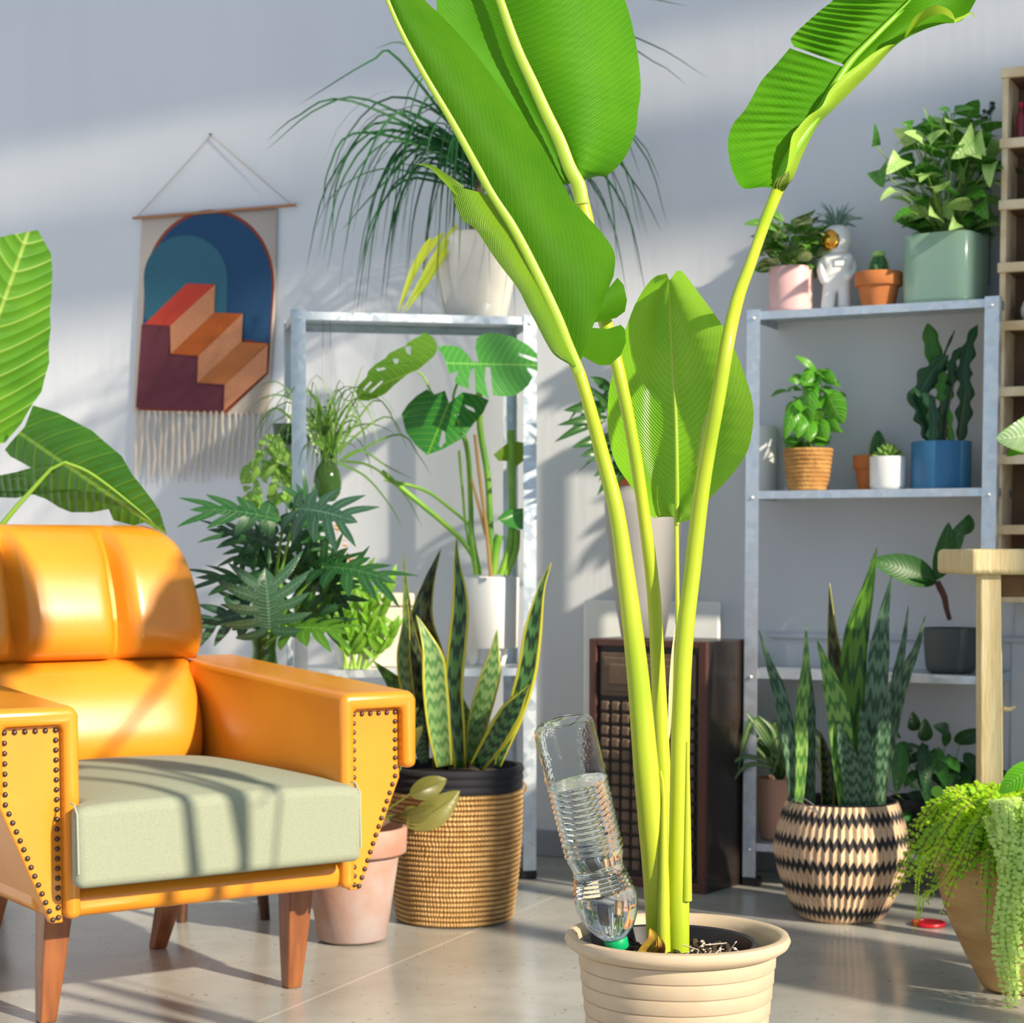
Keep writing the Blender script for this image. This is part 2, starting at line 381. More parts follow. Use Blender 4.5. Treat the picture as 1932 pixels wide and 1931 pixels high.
def make_shelf(label, o, rz, boards):
    r = thing('steel_shelving_unit', label, 'shelf', (o.x, o.y, 0), rz, 'galvanised shelving units')
    for x, y, sx, sy in ((0, 0, 1, 1), (.6, 0, -1, 1), (0, .27, 1, -1), (.6, .27, -1, -1)):
        m = M(); w_, th_ = .033, .0022
        m.prism([(x, y), (x+sx*w_, y), (x+sx*w_, y+sy*th_), (x+sx*th_, y+sy*th_), (x+sx*th_, y+sy*w_), (x, y+sy*w_)][::(1 if sx*sy > 0 else -1)], lambda q: (q[0], q[1], .003), lambda q: (q[0], q[1], 1.4))
        p = build('post', m, steel, r, local=True, smooth=False)
        for z in boards:
            for dz in (-.008,):
                m = M(); m.lathe([(0, .0), (.0045, .0), (.0045, .002), (.0025, .004), (0, .0045)], (x+sx*.017, y-sy*.0005, z+dz-.008), 10, ax=(0, -sy, 0))
                build('bolt', m, mat_bolt, p, local=True)
        m = M(); m.box((min(x, x+sx*.037)-.002*1, min(y, y+sy*.037)-.002, 0), (max(x, x+sx*.037)+.002, max(y, y+sy*.037)+.002, .022)); build('foot_cap', m, mat_blk, p, local=True, smooth=False, bevel=.003)
    for z in boards:
        m = M(); a, c, h, q = .003, .597, .019, .0015
        m.box((a, .003, z-q), (c, .267, z))
        for (x0, y0, x1, y1) in ((a, .003, c, .003+q), (a, .267-q, c, .267), (a, .003, a+q, .267), (c-q, .003, c, .267)): m.box((x0, y0, z-h), (x1, y1, z-q))
        m.box((a, .003+q, z-h), (c, .017, z-h+q)); m.box((a, .253, z-h), (c, .267-q, z-h+q))
        build('shelf_board', m, steel, r, local=True, smooth=False)
    rr_ = Matrix.Rotation(rz, 3, 'Z'); return r, (V((o.x, o.y, 0)), rr_ @ V((1, 0, 0)), rr_ @ V((0, 1, 0)))
mat_bolt = mat('zinc bolt', (.85, .87, .88), .3, .6); mat_blk = mat('black plastic', (.012, .012, .014), .45)
PH = R(11); FRL = V((.0606, 4.74, 0)); OL = FRL-V((math.cos(PH), math.sin(PH), 0))*.6
_, SL = make_shelf('galvanised steel shelving unit holding the monstera, behind the straw basket of yellow-edged snake plant', OL, PH, (.106, .53, 1.395))
_, SR = make_shelf('galvanised steel shelving unit with astronaut figurine on top, basil and blue pot inside', V((.566, 4.645, 0)), R(-25), (.106, .53, .965, 1.395))
ZT, Z2, Z3, Z4 = 1.3955, .9655, .5305, .1065
# ---------------- armchair ----------------
leather = mat('yellow leather', (.80, .30, .016), .36, var=(.72, .25, .010), vs=5, bump=.10, bs=160, bd=.002, coat=.6)
leather.node_tree.nodes['Principled BSDF'].inputs['Coat Roughness'].default_value = .26
fabric = mat('sage cushion fabric', (.325, .35, .255), .95, var=(.29, .315, .225), vs=300, bump=.35, bs=500, bd=.001)
wood = mat('chair leg wood', (.30, .10, .028), .38, var=(.17, .05, .014), vs=12, stretch=(4, 4, .5), coat=.3)
brass = mat('aged brass nail', (.10, .075, .06), .35, .7)
CR = R(34); ch = thing('armchair', 'mustard-yellow leather armchair with sage green seat cushion, nailhead trim and tapered wooden legs', 'armchair', (-.524, 3.304, 0), CR)
WI = .254
def rounded(o, w_, s=3):
    b = o.modifiers.new('bevel', 'BEVEL'); b.width = w_; b.segments = s; b.limit_method = 'ANGLE'; b.angle_limit = R(30); return o
def arm(sg):
    X = lambda x: sg*(WI+x)
    fl = (lambda l: l if sg > 0 else l[::-1])
    # inner profile of the arm body, tapering underneath on its outer side
    prof = fl([(0, .203), (.034, .200), (.127, .41), (.127, .545), (0, .545)])
    m = M(); k = 12
    rows = []
    for i in range(k+1):
        y = .012+.70*i/k; up = .036*(i/k); rows.append([V((X(x), y, z+(up if z > .4 else 0))) for x, z in prof])
    m.grid(rows, closed=True); n = len(prof); m.cap(range(n)[::-1]); m.cap([k*n+i for i in range(n)])
    body = rounded(build('arm', m, leather, ch, local=True, smooth=True), .012)
    # padded roll: inner side, top and a short outer drop, running front to back
    ro = [(-.007, .205), (-.007, .545), (.0, .561), (.142, .561), (.151, .545), (.151, .418), (.122, .418), (.122, .530), (.020, .530), (.020, .205)]
    m = M(); rows = []
    for i in range(k+1):
        y = -.026+.757*i/k; up = .036*(i/k); rows.append([V((X(x), y, z+(up if z > .43 else 0))) for x, z in fl(ro)])
    m.grid(rows, closed=True); n = len(ro); m.cap(range(n)[::-1]); m.cap([k*n+i for i in range(n)])
    pad = rounded(build('arm_pad', m, leather, ch, local=True, smooth=True), .0125, 4)
    pn = fl([(.018, .198), (.040, .198), (.125, .40), (.122, .531), (.014, .533)])
    m = M(); m.prism([(X(x), z) for x, z in pn][::-1], lambda q: (q[0], .014, q[1]), lambda q: (q[0], -.004, q[1]))
    fp = rounded(build('front_panel', m, leather, ch, local=True, smooth=True), .004)
    path = [(.0275, .208), (.0275, .521), (.1145, .521), (.1145, .403), (.037, .205)]
    # nails at even spacing along the panel's margin
    nm = M(); nm.lathe([(0.0048, 0), (.0046, .0016), (.0034, .0032), (0.0015, .0041), (0, .0043)], (0, 0, 0), 10, ax=(0, -1, 0)); first = None
    L = []
    for a, c in zip(path, path[1:]):
        a, c = V((*a, 0)), V((*c, 0)); n = round((c-a).length/.0168)
        L += [a.lerp(c, i/n) for i in range(n)]
    L.append(V((*path[-1], 0)))
    for q in L:
        if first is None: first = build('nail_head', nm, brass, fp, local=True); o = first
        else: o = first.copy(); C.objects.link(o); o.parent = fp
        o.location = (X(q.x), -.0042, q.y)
for sg in (-1, 1): arm(sg)
m = M()   # front rail with its rolled lip
rows = []
for i in range(2):
    x = (-WI-.003, WI+.003)[i]; rows.append([V((x, y, z)) for y, z in ((.0, .205), (-.010, .216), (-.012, .238), (-.002, .252), (.014, .258), (.016, .30), (.10, .30), (.12, .205))][::-1])
m.grid(rows, closed=True); m.cap(range(8)[::-1]); m.cap([8+i for i in range(8)])
rounded(build('front_rail', m, leather, ch, local=True), .006)
m = M(); m.box((-WI-.05, .05, .212), (WI+.05, .68, .27)); rounded(build('seat_frame', m, leather, ch, local=True), .01)
pipm = mat('cushion piping', (.40, .42, .33), .9)
# seat cushion: soft block with a crowned top
m = M(); nx, ny = 24, 20; rows = []
def cush(u, v, top):
    y = -.084+(v+1)/2*.635; x = u*(WI-.004)
    if y < -.034: x += .028*min(0, u) + .006*max(0, u)
    cr = (1-u*u)*(1-v*v)
    return V((x, y, (.408+.022*cr-.006*(abs(u)**6+abs(v)**6)) if top else .264-.0*cr))
for top in (1, 0):
    rr_ = [[cush(2*i/nx-1, 2*j/ny-1, top) for i in range(nx+1)] for j in range(ny+1)]
    if not top: rr_ = rr_[::-1]
    m.grid(rr_)
b0 = 0; b1 = (nx+1)*(ny+1)
idx = lambda i, j, top: (b0+j*(nx+1)+i) if top else (b1+(ny-j)*(nx+1)+i)
edge = [(i, 0) for i in range(nx)]+[(nx, j) for j in range(ny)]+[(i, ny) for i in range(nx, 0, -1)]+[(0, j) for j in range(ny, 0, -1)]
for k_ in range(len(edge)):
    a, c = edge[k_], edge[(k_+1) % len(edge)]; m.face([idx(*a, 0), idx(*c, 0), idx(*c, 1), idx(*a, 1)])
cu = build('seat_cushion', m, fabric, ch, local=True); bb = rounded(cu, .026, 5)
for sgn in (-1, 1):
    m = M(); xx = sgn*(WI-.0075)+(-.028 if sgn < 0 else .006); m.tube([(xx, -.0805, .29), (xx, -.0795, .34), (xx, -.0780, .388), (xx*.998, -.064, .4025), (xx*.998, -.045, .404)], .0016, 6)
    build('piping', m, pipm, cu, local=True)
# backrest: lower roll and a taller channelled upper cushion, both leaning back
def back(name, z0, z1, hw, seams, thick, bulge, y0=.50, corner=.08, wx=0):
    m = M(); nu, nv = 60, 26; lean = .34
    def pt(u, v):
        x = u*hw*(1+wx*math.sin(math.pi*min(1, max(0, v)))); z = z0+(z1-z0)*v
        e = 1-abs(v*2-1)**2.6; e = max(e, 0)**.5; ex = max(0, 1-abs(u)**9)**.5
        g = 1.0
        if seams:
            for s in seams: g = min(g, 1-math.exp(-((x-s)/.017)**2)*.55)
            puff = 1
        y = y0+(z-.40)*lean - bulge*e*ex*g
        if corner:   # rounded upper corners
            cxx = max(0, abs(x)-(hw-corner)); lim = z1-corner+math.sqrt(max(corner**2-min(cxx, corner)**2, 0))
            z = z0+(lim-z0)*v; y = y0+(z-.40)*lean - bulge*e*ex*g
        return V((x, y, z))
    f = [[pt(2*i/nu-1, j/nv) for i in range(nu+1)] for j in range(nv+1)]
    m.grid(f)
    bk = [[p+V((0, thick+.03*0, 0)) for p in [V((pt(2*i/nu-1, j/nv).x, y0+(pt(2*i/nu-1, j/nv).z-.40)*lean, pt(2*i/nu-1, j/nv).z)) for i in range(nu+1)]][::-1] for j in range(nv+1)]
    b = m.grid(bk); ix = lambda i, j: j*(nu+1)+i; ib = lambda i, j: b+j*(nu+1)+(nu-i)
    for i in range(nu):
        m.face([ix(i+1, 0), ix(i, 0), ib(i, 0), ib(i+1, 0)]); m.face([ix(i, nv), ix(i+1, nv), ib(i+1, nv), ib(i, nv)])
    for j in range(nv):
        m.face([ix(0, j), ix(0, j+1), ib(0, j+1), ib(0, j)]); m.face([ix(nu, j+1), ix(nu, j), ib(nu, j), ib(nu, j+1)])
    return build(name, m, leather, ch, local=True)
back('lower_back_cushion', .385, .602, .235, None, .13, .075, y0=.56, corner=0, wx=.04)
back('upper_back_cushion', .596, .872, .262, (-.135, .078), .16, .095, y0=.56, corner=.085, wx=.05)
m = M(); m.box((-.25, .62, .22), (.25, .74, .60)); rounded(build('back_frame', m, leather, ch, local=True), .02)
for (x, y, sx, sy) in ((-.235, .135, -.02, -.0), (.235, .135, -.012, .0), (-.19, .55, -.03, .05), (.19, .55, -.03, .06)):
    m = M(); rows = []
    for (z, r_) in ((.212, .026), (.1, .021), (.0, .0145)):
        f_ = 1-z/.212; c_ = V((x+sx*f_, y+sy*f_, z)); rows.append([c_+V((a*r_, c*r_, 0)) for a, c in ((-1, -1), (1, -1), (1, 1), (-1, 1))])
    m.grid(rows[::-1], closed=True); m.cap([0, 1, 2, 3][::-1]); m.cap([8, 9, 10, 11]); build('leg', m, wood, ch, local=True, smooth=False, bevel=.003)
# ---------------- wall hanging ----------------
mats_h = [mat('woven cream cotton', (.62, .53, .45), .95, bump=.4, bs=350, bd=.001)]
def wv(n, c): return mat('woven '+n, c, .95, var=tuple(x*.85 for x in c), vs=200, bump=.4, bs=350, bd=.001)
hc = [wv('rust border', (.33, .065, .035)), wv('navy', (.018, .075, .17)), wv('teal', (.04, .15, .21)), wv('red', (.60, .06, .035)), wv('apricot', (.66, .27, .13)), wv('orange', (.52, .115, .02)), wv('ochre', (.52, .17, .05)), wv('plum', (.15, .035, .05))]
th_ = thing('wall_hanging', 'woven tapestry with arch and stair design, hanging from a thin rod on the back wall', 'wall hanging', tuple(on_wall(403, 400, .01)))
def OW(off): return lambda x, y: on_wall(x, y, off)
m = M(); m.poly([(268, 411), (522, 391), (518, 600), (505, 782), (380, 783), (252, 778), (260, 600)], OW(.008), cuts=1); pn = build('woven_panel', m, mats_h[0], th_, thick=.004)
import itertools
def arch(x0, x1, ytop, sl, rr, yb0, yb1, n=26):
    cx = (x0+x1)/2; rx = (x1-x0)/2; pts = []
    for i in range(n+1):
        a = math.pi - math.pi*i/n; pts.append((cx+rx*math.cos(a), ytop+rr-rr*math.sin(a)**.92+sl*(rx*math.cos(a))))
    return [(x0-8, yb0)]+pts+[(x1-4, yb1)]
lay = [
 (0, arch(272, 518, 396, -.035, 150, 770, 0, 30)[:-1]+[(506, 705), (427, 781), (340, 777), (254, 774)]),
 (1, arch(277, 513, 402, -.035, 146, 610, 648, 30)),
 (2, [(273, 602)]+[(350+79*math.cos(math.pi-math.pi*i/20)*(1 if i < 10 else 1), 525-81*math.sin(math.pi*i/20)) for i in range(21)]+[(427, 590), (360, 640)]),
 (7, [(267, 612), (322, 615), (318, 668), (374, 672), (371, 722), (424, 726), (420, 776), (256, 770)]),
 (3, [(352, 535), (406, 537), (322, 615), (272, 612)]),
 (4, [(406, 537), (404, 590), (322, 668), (321, 615)]),
 (5, [(404, 590), (458, 592), (374, 672), (322, 668)]),
 (4, [(458, 592), (456, 645), (372, 722), (374, 672)]),
 (6, [(456, 646), (505, 648), (424, 726), (372, 722)]),
 (4, [(505, 650), (503, 703), (422, 776), (424, 726)])]
for k_, (mi, poly_) in enumerate(lay):
    m = M(); m.poly(poly_, OW(.0105+.0009*k_+(.0009 if k_ else 0)), cuts=0)
    build('woven_shape', m, hc[mi], pn, smooth=False)
m = M(); m.tube([on_wall(251, 412, .014), on_wall(558, 387, .014)], .0042, 10); build('rod', m, mat('rod wood', (.42, .18, .08), .6), th_)
m = M(); m.tube([on_wall(258, 410, .014), on_wall(330, 332, .01), on_wall(398, 256, .006), on_wall(470, 318, .01), on_wall(550, 387, .014)], .0014, 6); build('hanging_cord', m, mat('cotton cord', (.42, .36, .30), .9), th_)
m = M(); m.lathe([(.0035, 0), (.0035, .003), (.001, .004), (.001, .012), (0, .012)], on_wall(398, 254, .0), 8, ax=-WN); build('nail', m, brass, th_)
fr = wv('fringe', (.66, .58, .48))
for i in range(22):
    x = 258+i*11.6; y0_ = 778 if x < 430 else 781; m = M(); yb = rnd(896, 915)
    pts = [on_wall(x+rnd(-1, 1), y0_-2, .012)]+[on_wall(x+rnd(-2.5, 2.5)+(q-y0_)*-.02, q, .013) for q in (y0_+25, y0_+50, y0_+80)]+[on_wall(x-4+rnd(-3, 3), yb, .012)]
    m.tube(cat(pts, 9), [.0042, .004, .0044, .004, .0043, .004, .0038, .003, .0012], 6); build('fringe_strand', m, fr, th_)
# ---------------- the tall bird-of-paradise plant in front ----------------
G_STR = leafmat('paddle leaf green', (.052, .235, .003), (.085, .30, .005), (.20, .46, .03), veins=40, slope=1.1, rough=.5, trl=.38, bump=.2, midw=.0, vamt=.16, vw=.2)
G_STRA = leafmat('shade-toned paddle leaf green', (.040, .165, .002), (.065, .215, .003), (.14, .34, .02), veins=40, slope=1.1, rough=.6, trl=.38, bump=.12, midw=.0, vamt=.14, vw=.2)  # darker copy for leaf A, its shaded side put into the colour
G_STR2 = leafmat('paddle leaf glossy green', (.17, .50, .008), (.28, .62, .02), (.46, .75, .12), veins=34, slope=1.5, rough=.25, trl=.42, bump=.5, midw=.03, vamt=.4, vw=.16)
G_OLV = leafmat('paddle leaf olive underside', (.13, .30, .012), (.20, .38, .012), (.30, .46, .04), veins=34, slope=1.0, rough=.4, trl=.35, bump=.5, midw=.0, vamt=.35)
G_STEM = mat('lime petiole', (.50, .57, .035), .36, var=(.35, .49, .02), vs=7, stretch=(2, 2, .6), trl=.05)
G_MID = mat('pale lime midrib', (.38, .54, .05), .4, trl=.08)
G_DRY = mat('dry brown sheath', (.33, .13, .03), .8, var=(.55, .42, .03), vs=40)
pc = FL(1281, 2170); pc = V((.2265, 2.60, 0))
st = thing('bird_of_paradise_plant', 'tall bird-of-paradise plant with four lime stems and huge paddle leaves, in the beige ribbed pot', 'plant', (.22, 2.60, .20))
tubepx(M_ := M(), [(1243, 1795, 22), (1240, 1700, 26), (1234, 1600, 25), (1219, 1450, 21.5), (1206, 1300, 18), (1193, 1180, 15.5), (1180, 1080, 15.5), (1162, 960, 14), (1137, 862, 11.5), (1110, 760, 11.5), (1093, 705, 12)], [2.58, 2.57, 2.565, 2.55, 2.545, 2.54, 2.54, 2.54, 2.54, 2.53, 2.53], 16, 40); build('petiole', M_, G_STEM, st)
tubepx(M_ := M(), [(1262, 1790, 18), (1257, 1600, 18), (1250, 1450, 16), (1243, 1300, 12.5), (1237, 1180, 12.5), (1229, 1080, 11.5), (1199, 862, 12), (1167, 700, 11.5), (1140, 600, 11.5), (1118, 480, 12), (1103, 400, 14), (1090, 350, 13)], [2.63, 2.63, 2.635, 2.635, 2.63, 2.62, 2.60, 2.595, 2.61, 2.64, 2.65, 2.65], 16, 44); build('petiole', M_, G_STEM, st)
tubepx(M_ := M(), [(1280, 1400, 5), (1278, 1150, 5), (1277, 1050, 4.2), (1276, 975, 4.5)], [2.66, 2.67, 2.68, 2.69], 10, 16); build('petiole', M_, G_STEM, st)
tubepx(M_ := M(), [(1280, 1795, 21), (1281, 1650, 21), (1283, 1450, 19.5), (1286, 1300, 18.5), (1294, 1180, 18), (1306, 1080, 16.5), (1322, 940, 15), (1336, 850, 13.5), (1353, 760, 12.5), (1374, 640, 11), (1393, 560, 11.5), (1415, 500, 12), (1443, 420, 12), (1468, 357, 11.5)], [2.58]*6+[2.57, 2.555, 2.54, 2.54, 2.59, 2.66, 2.78, 2.885], 16, 48); build('petiole', M_, G_STEM, st)
# wrapping sheaths at the foot and where stems part
tubepx(M_ := M(), [(1252, 1795, 14), (1252, 1650, 13), (1252, 1500, 10), (1246, 1455, 2)], 2.545, 10, 14); build('sheath', M_, G_STEM, st)
tubepx(M_ := M(), [(1296, 1700, 10), (1297, 1500, 8), (1297, 1400, 3)], 2.57, 10, 12); build('sheath', M_, G_STEM, st)
M_ = M(); strap(M_, [P(1317, 880, 2.56), P(1328, 800, 2.56), P(1341, 764, 2.56)], lambda s: (1-s*.9), .006, cup=.3); build('sheath', M_, mat('pale sheath edge', (.58, .60, .16), .6), st); M_ = M(); strap(M_, [P(1262, 1400, 2.56), P(1268, 1250, 2.555), P(1275, 1175, 2.56)], sh_lance, .0055, .2, .2, .3)
build('sheath', M_, mat('papery sheath', (.66, .62, .26), .6), st)
M_ = M(); strap(M_, [P(1222, 1800, 2.54), P(1232, 1770, 2.53), P(1227, 1752, 2.535)], lambda s: (1-s)**.7+.02, .028, cup=.5); strap(M_, [P(1240, 1800, 2.54), P(1246, 1785, 2.53), P(1240, 1765, 2.53)], lambda s: (1-s)**.7+.02, .022, cup=.5)
strap(M_, [P(1263, 1745, 2.548), P(1254, 1660, 2.543), P(1252, 1600, 2.545)], lambda s: .35+.4*math.sin(s*9)**2, .008, cup=.1)
build('dry_sheath', M_, G_DRY, st)
# leaf A
midA = [(1088, 691), (1051, 600), (1009, 509), (968, 430), (922, 356), (885, 290), (856, 236), (827, 186), (798, 137), (769, 83), (748, 41), (732, 0), (700, -80)]
LA = M()
dM = lambda s: 2.53-.06*s
trackleaf(LA, [midA, [(1158, 520), (1160, 480), (1140, 445), (1105, 405), (1078, 375), (1045, 315), (1010, 255), (962, 190), (903, 110), (862, 60), (822, 20), (798, -5), (740, -85)]], [dM, lambda s: 2.60-.05*s], (.5, 1.0), 70, 8, bulge=-.03)
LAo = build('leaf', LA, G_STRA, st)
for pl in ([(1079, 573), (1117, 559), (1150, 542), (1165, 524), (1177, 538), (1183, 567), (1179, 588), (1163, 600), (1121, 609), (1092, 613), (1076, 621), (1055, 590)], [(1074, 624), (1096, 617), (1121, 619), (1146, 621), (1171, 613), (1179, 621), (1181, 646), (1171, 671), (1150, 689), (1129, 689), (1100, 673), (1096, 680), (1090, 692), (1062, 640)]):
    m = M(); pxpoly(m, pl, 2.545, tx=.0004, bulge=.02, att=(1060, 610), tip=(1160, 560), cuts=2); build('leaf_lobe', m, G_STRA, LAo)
m = M()
trackleaf(m, [[(925, 368), (968, 430), (1009, 509), (1051, 600), (1088, 691)], [(847, 348), (870, 412), (897, 433), (935, 489), (976, 543), (993, 576), (1013, 613), (1030, 646), (1047, 671), (1080, 691)]], [2.53, 2.50], (.5, 0), 50, 8, bulge=-.015)
strap(m, [P(868, 362, 2.50), P(840, 338, 2.50), P(812, 316, 2.51), P(782, 309, 2.52)], lambda s: (1-s)**.8*1.0+.03, .016, .3, 1.0, .4)
build('leaf_half', m, G_OLV, LAo)
tubepx(m := M(), [(1093, 705, 12), (1070, 650, 10), (1051, 600, 9.5), (1009, 509, 9), (968, 430, 8), (922, 356, 7), (856, 236, 6), (798, 137, 5), (748, 41, 4), (700, -80, 3)], [2.53, 2.525, 2.52, 2.515, 2.51, 2.505, 2.49, 2.48, 2.47, 2.46], 10, 50, flat=.6); build('midrib', m, G_MID, LAo)
# leaf B
midB = [(1092, 350), (1075, 318), (1055, 265), (1030, 213), (1005, 157), (980, 103), (960, 50), (943, 0), (915, -75)]
m = M(); trackleaf(m, [midB, [(1088, 338), (1100, 340), (1125, 333), (1146, 331), (1171, 308), (1187, 282), (1200, 244), (1204, 207), (1209, 166), (1204, 108), (1196, 62), (1187, 25), (1179, 0), (1150, -75)]], [2.64, 2.70], (.5, 1), 70, 9, bulge=-.035, rip=(.0012, 150))
LB = build('leaf', m, G_STR, st)
m = M(); trackleaf(m, [midB, [(1080, 345), (1055, 345), (1025, 300), (985, 232), (930, 155), (870, 85), (828, 40), (823, 0), (810, -75)]], [2.64, 2.63], (.5, 0), 60, 8, bulge=.012, rip=(.0008, 150)); build('leaf_half', m, G_STR, LB)
tubepx(m := M(), [(1098, 385, 14), (1092, 350, 13), (1075, 318, 12.5), (1055, 265, 12), (1030, 213, 11), (1005, 157, 10), (980, 103, 9.5), (960, 50, 9), (943, 0, 8), (915, -75, 7)], 2.625, 10, 40, flat=.6); build('midrib', m, G_MID, LB)
# leaf C, upright in the middle
midC = [(1279, 984), (1277, 900), (1275, 800), (1270, 700), (1265, 600), (1263, 530)]
eL = [(1274, 975), (1245, 976), (1232, 977), (1215, 955), (1190, 917), (1160, 870), (1147, 808), (1149, 736), (1163, 681), (1181, 620), (1203, 565), (1232, 525), (1258, 516)]
eR = [(1281, 987), (1308, 977), (1341, 939), (1384, 892), (1410, 852), (1420, 808), (1421, 768), (1413, 732), (1395, 681), (1370, 627), (1344, 587), (1319, 554), (1290, 515), (1277, 511)]
m = M(); trackleaf(m, [midC, eL], [lambda s: 2.690-.03*s, lambda s: 2.700-.05*s], (.5, 0), 60, 8, bulge=.02)
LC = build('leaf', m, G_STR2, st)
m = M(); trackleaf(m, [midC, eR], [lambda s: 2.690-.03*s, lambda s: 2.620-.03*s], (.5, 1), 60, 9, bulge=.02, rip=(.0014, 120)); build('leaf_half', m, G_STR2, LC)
tubepx(m := M(), [(1277, 990, 5), (1277, 900, 5), (1275, 800, 4.5), (1270, 700, 3.5), (1265, 600, 2.8), (1263, 528, 1.5)], [2.685, 2.680, 2.678, 2.670, 2.665, 2.660], 8, 30); build('midrib', m, G_MID, LC)
# leaf D, upper corner, folded
m = M(); trackleaf(m, [[(1464, 356), (1478, 320), (1494, 288), (1515, 255), (1540, 219), (1565, 178), (1596, 128)], [(1458, 355), (1437, 353), (1402, 355), (1384, 328), (1375, 293), (1374, 261), (1384, 233), (1405, 208), (1419, 184), (1437, 152), (1462, 124), (1490, 91)]], [lambda s: 2.900+.06*s, lambda s: 2.800+.04*s], (.5, 0), 80, 8, bulge=.02, rip=(.003, 110))
LD = build('leaf', m, G_STR, st)
m = M(); trackleaf(m, [[(1598, 124), (1649, 70), (1720, 0), (1785, -70)], [(1498, 88), (1492, 74), (1503, 60), (1520, 44), (1546, 21), (1575, -3), (1625, -60)]], [lambda s: 2.970+.06*s, lambda s: 2.860+.05*s], (.5, 0), 110, 8, bulge=.02, rip=(.0065, 95))
build('leaf_half', m, G_STR, LD)
m = M(); trackleaf(m, [[(1464, 356), (1494, 288), (1540, 219), (1598, 126), (1649, 70), (1720, 0), (1785, -70)], [(1481, 356), (1497, 335), (1511, 300), (1529, 261), (1546, 233), (1578, 201), (1617, 162), (1645, 134), (1670, 106), (1700, 78), (1744, 56), (1779, 45), (1822, 32), (1870, -60)]], [lambda s: 2.900+.10*s, lambda s: 2.930+.08*s], (.5, 1), 60, 7, bulge=.03); build('leaf_half', m, G_STR, LD)
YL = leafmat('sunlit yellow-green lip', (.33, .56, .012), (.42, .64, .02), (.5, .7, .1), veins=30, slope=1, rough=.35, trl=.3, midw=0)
m = M(); trackleaf(m, [[(1481, 352), (1497, 335), (1511, 300), (1529, 261), (1546, 233), (1578, 201), (1617, 162), (1645, 134), (1690, 84)], [(1464, 352), (1484, 318), (1493, 261), (1504, 243), (1525, 219), (1550, 201), (1564, 173), (1585, 148), (1617, 124), (1645, 102), (1673, 86), (1690, 84)]], [lambda s: 2.925+.05*s, lambda s: 2.860+.09*s], (.9, .6), 50, 5, bulge=-.012)
trackleaf(m, [[(1705, 74), (1722, 56), (1744, 38), (1775, 26), (1800, 38)], [(1710, 60), (1726, 32), (1744, 18), (1769, 10), (1793, 20), (1803, 38)]], [2.990, 2.950], (.9, .6), 24, 4); strap(m, [P(1800, 40, 2.980), P(1822, 30, 2.980), P(1832, 24, 2.980), P(1840, 33, 2.980)], lambda s: 1-s*.8, .006)
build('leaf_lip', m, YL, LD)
tubepx(m := M(), [(1466, 360, 11), (1476, 330, 7), (1494, 288, 5), (1540, 219, 4.5), (1597, 126, 4.5), (1649, 70, 4), (1720, 0, 3.5), (1785, -70, 3)], [2.885, 2.890, 2.900, 2.925, 2.950, 2.965, 2.990, 3.010], 8, 36); build('midrib', m, mat('green midrib', (.22, .48, .03), .4), LD)
m = M(); 
for k_ in range(3): strap(m, [P(1462+k_*6, 362, 2.865), P(1470+k_*5, 344, 2.860), P(1478+k_*5, 330-k_*4, 2.865)], sh_lance, .012, cup=.6)
build('dry_sheath', m, mat('dark withered sheath', (.08, .12, .01), .7, var=(.2, .3, .02), vs=80), LD)
# beige ribbed cachepot with a black nursery pot of soil
cpt = thing('ribbed_cachepot', 'large beige ribbed plastic pot holding the bird-of-paradise plant and the upturned water bottle', 'pot', (.2275, 2.60, 0))
beige = mat('beige ribbed plastic', (.60, .47, .32), .62, var=(.55, .42, .285), vs=20, bump=.08, bs=200, bd=.002)
R0 = .1545; ZR = .292
prof = [(.0, .004), (.098, .004), (.104, .010)]
ribs = 12
for i in range(ribs):
    z = .012+i*.0213; ra = .105+(R0-.022-.105)*(i/ribs); rb = .105+(R0-.022-.105)*((i+1)/ribs)
    prof += [(ra+.0030, z+.0005), (ra+.0044, z+.002), (rb+.0026, z+.0198), (rb+.0010, z+.0209)]
prof += [(R0-.016, ZR-.024), (R0-.010, ZR-.021), (R0-.003, ZR-.016), (R0, ZR-.009), (R0-.003, ZR-.002), (R0-.010, ZR), (R0-.017, ZR-.004), (R0-.021, ZR-.014), (R0-.026, ZR-.05), (.112, .06), (.100, .012), (0, .010)]
m = M(); m.lathe(prof, (.2275, 2.60, 0), 96, wob=lambda a, z: 1+.006*math.sin(2*a+1)); build('pot', m, beige, cpt)
blk = mat('black nursery plastic', (.014, .013, .018), .38)
np_c = (.2155, 2.585, 0)
m = M(); m.lathe([(.080, .02), (.112, .265), (.1175, .268), (.1215, .272), (.1215, .279), (.118, .283), (.1135, .281), (.111, .270), (.104, .243), (.100, .225), (.078, .03)], np_c, 72); build('nursery_pot', m, blk, cpt)
m = M(); rows = []
for i in range(15):
    r_ = .1025*i/14; rows.append([V((np_c[0]+r_*math.cos(a*math.pi/24), np_c[1]+r_*math.sin(a*math.pi/24), .250+rnd(-.006, .008)+(.012 if i < 11 else 0))) for a in range(48)])
m.grid(rows, closed=True)
for _ in range(170):
    a, r_ = rnd(0, 6.28), rnd(.01, .095); s = rnd(.002, .006); m.lathe([(0, -s), (s*.8, -s*.4), (s, .2*s), (s*.6, s*.8), (0, s)], (np_c[0]+r_*math.cos(a), np_c[1]+r_*math.sin(a), .264+rnd(0, .007)), 6)
build('soil', m, soil, cpt)
m = M()
for _ in range(45):
    a, r_ = rnd(-1.2, .9), rnd(.03, .095); p = V((np_c[0]+r_*math.cos(a), np_c[1]+r_*math.sin(a), .270)); s = rnd(.0015, .0032); m.lathe([(0, -s), (s, 0), (0, s)], p, 6)
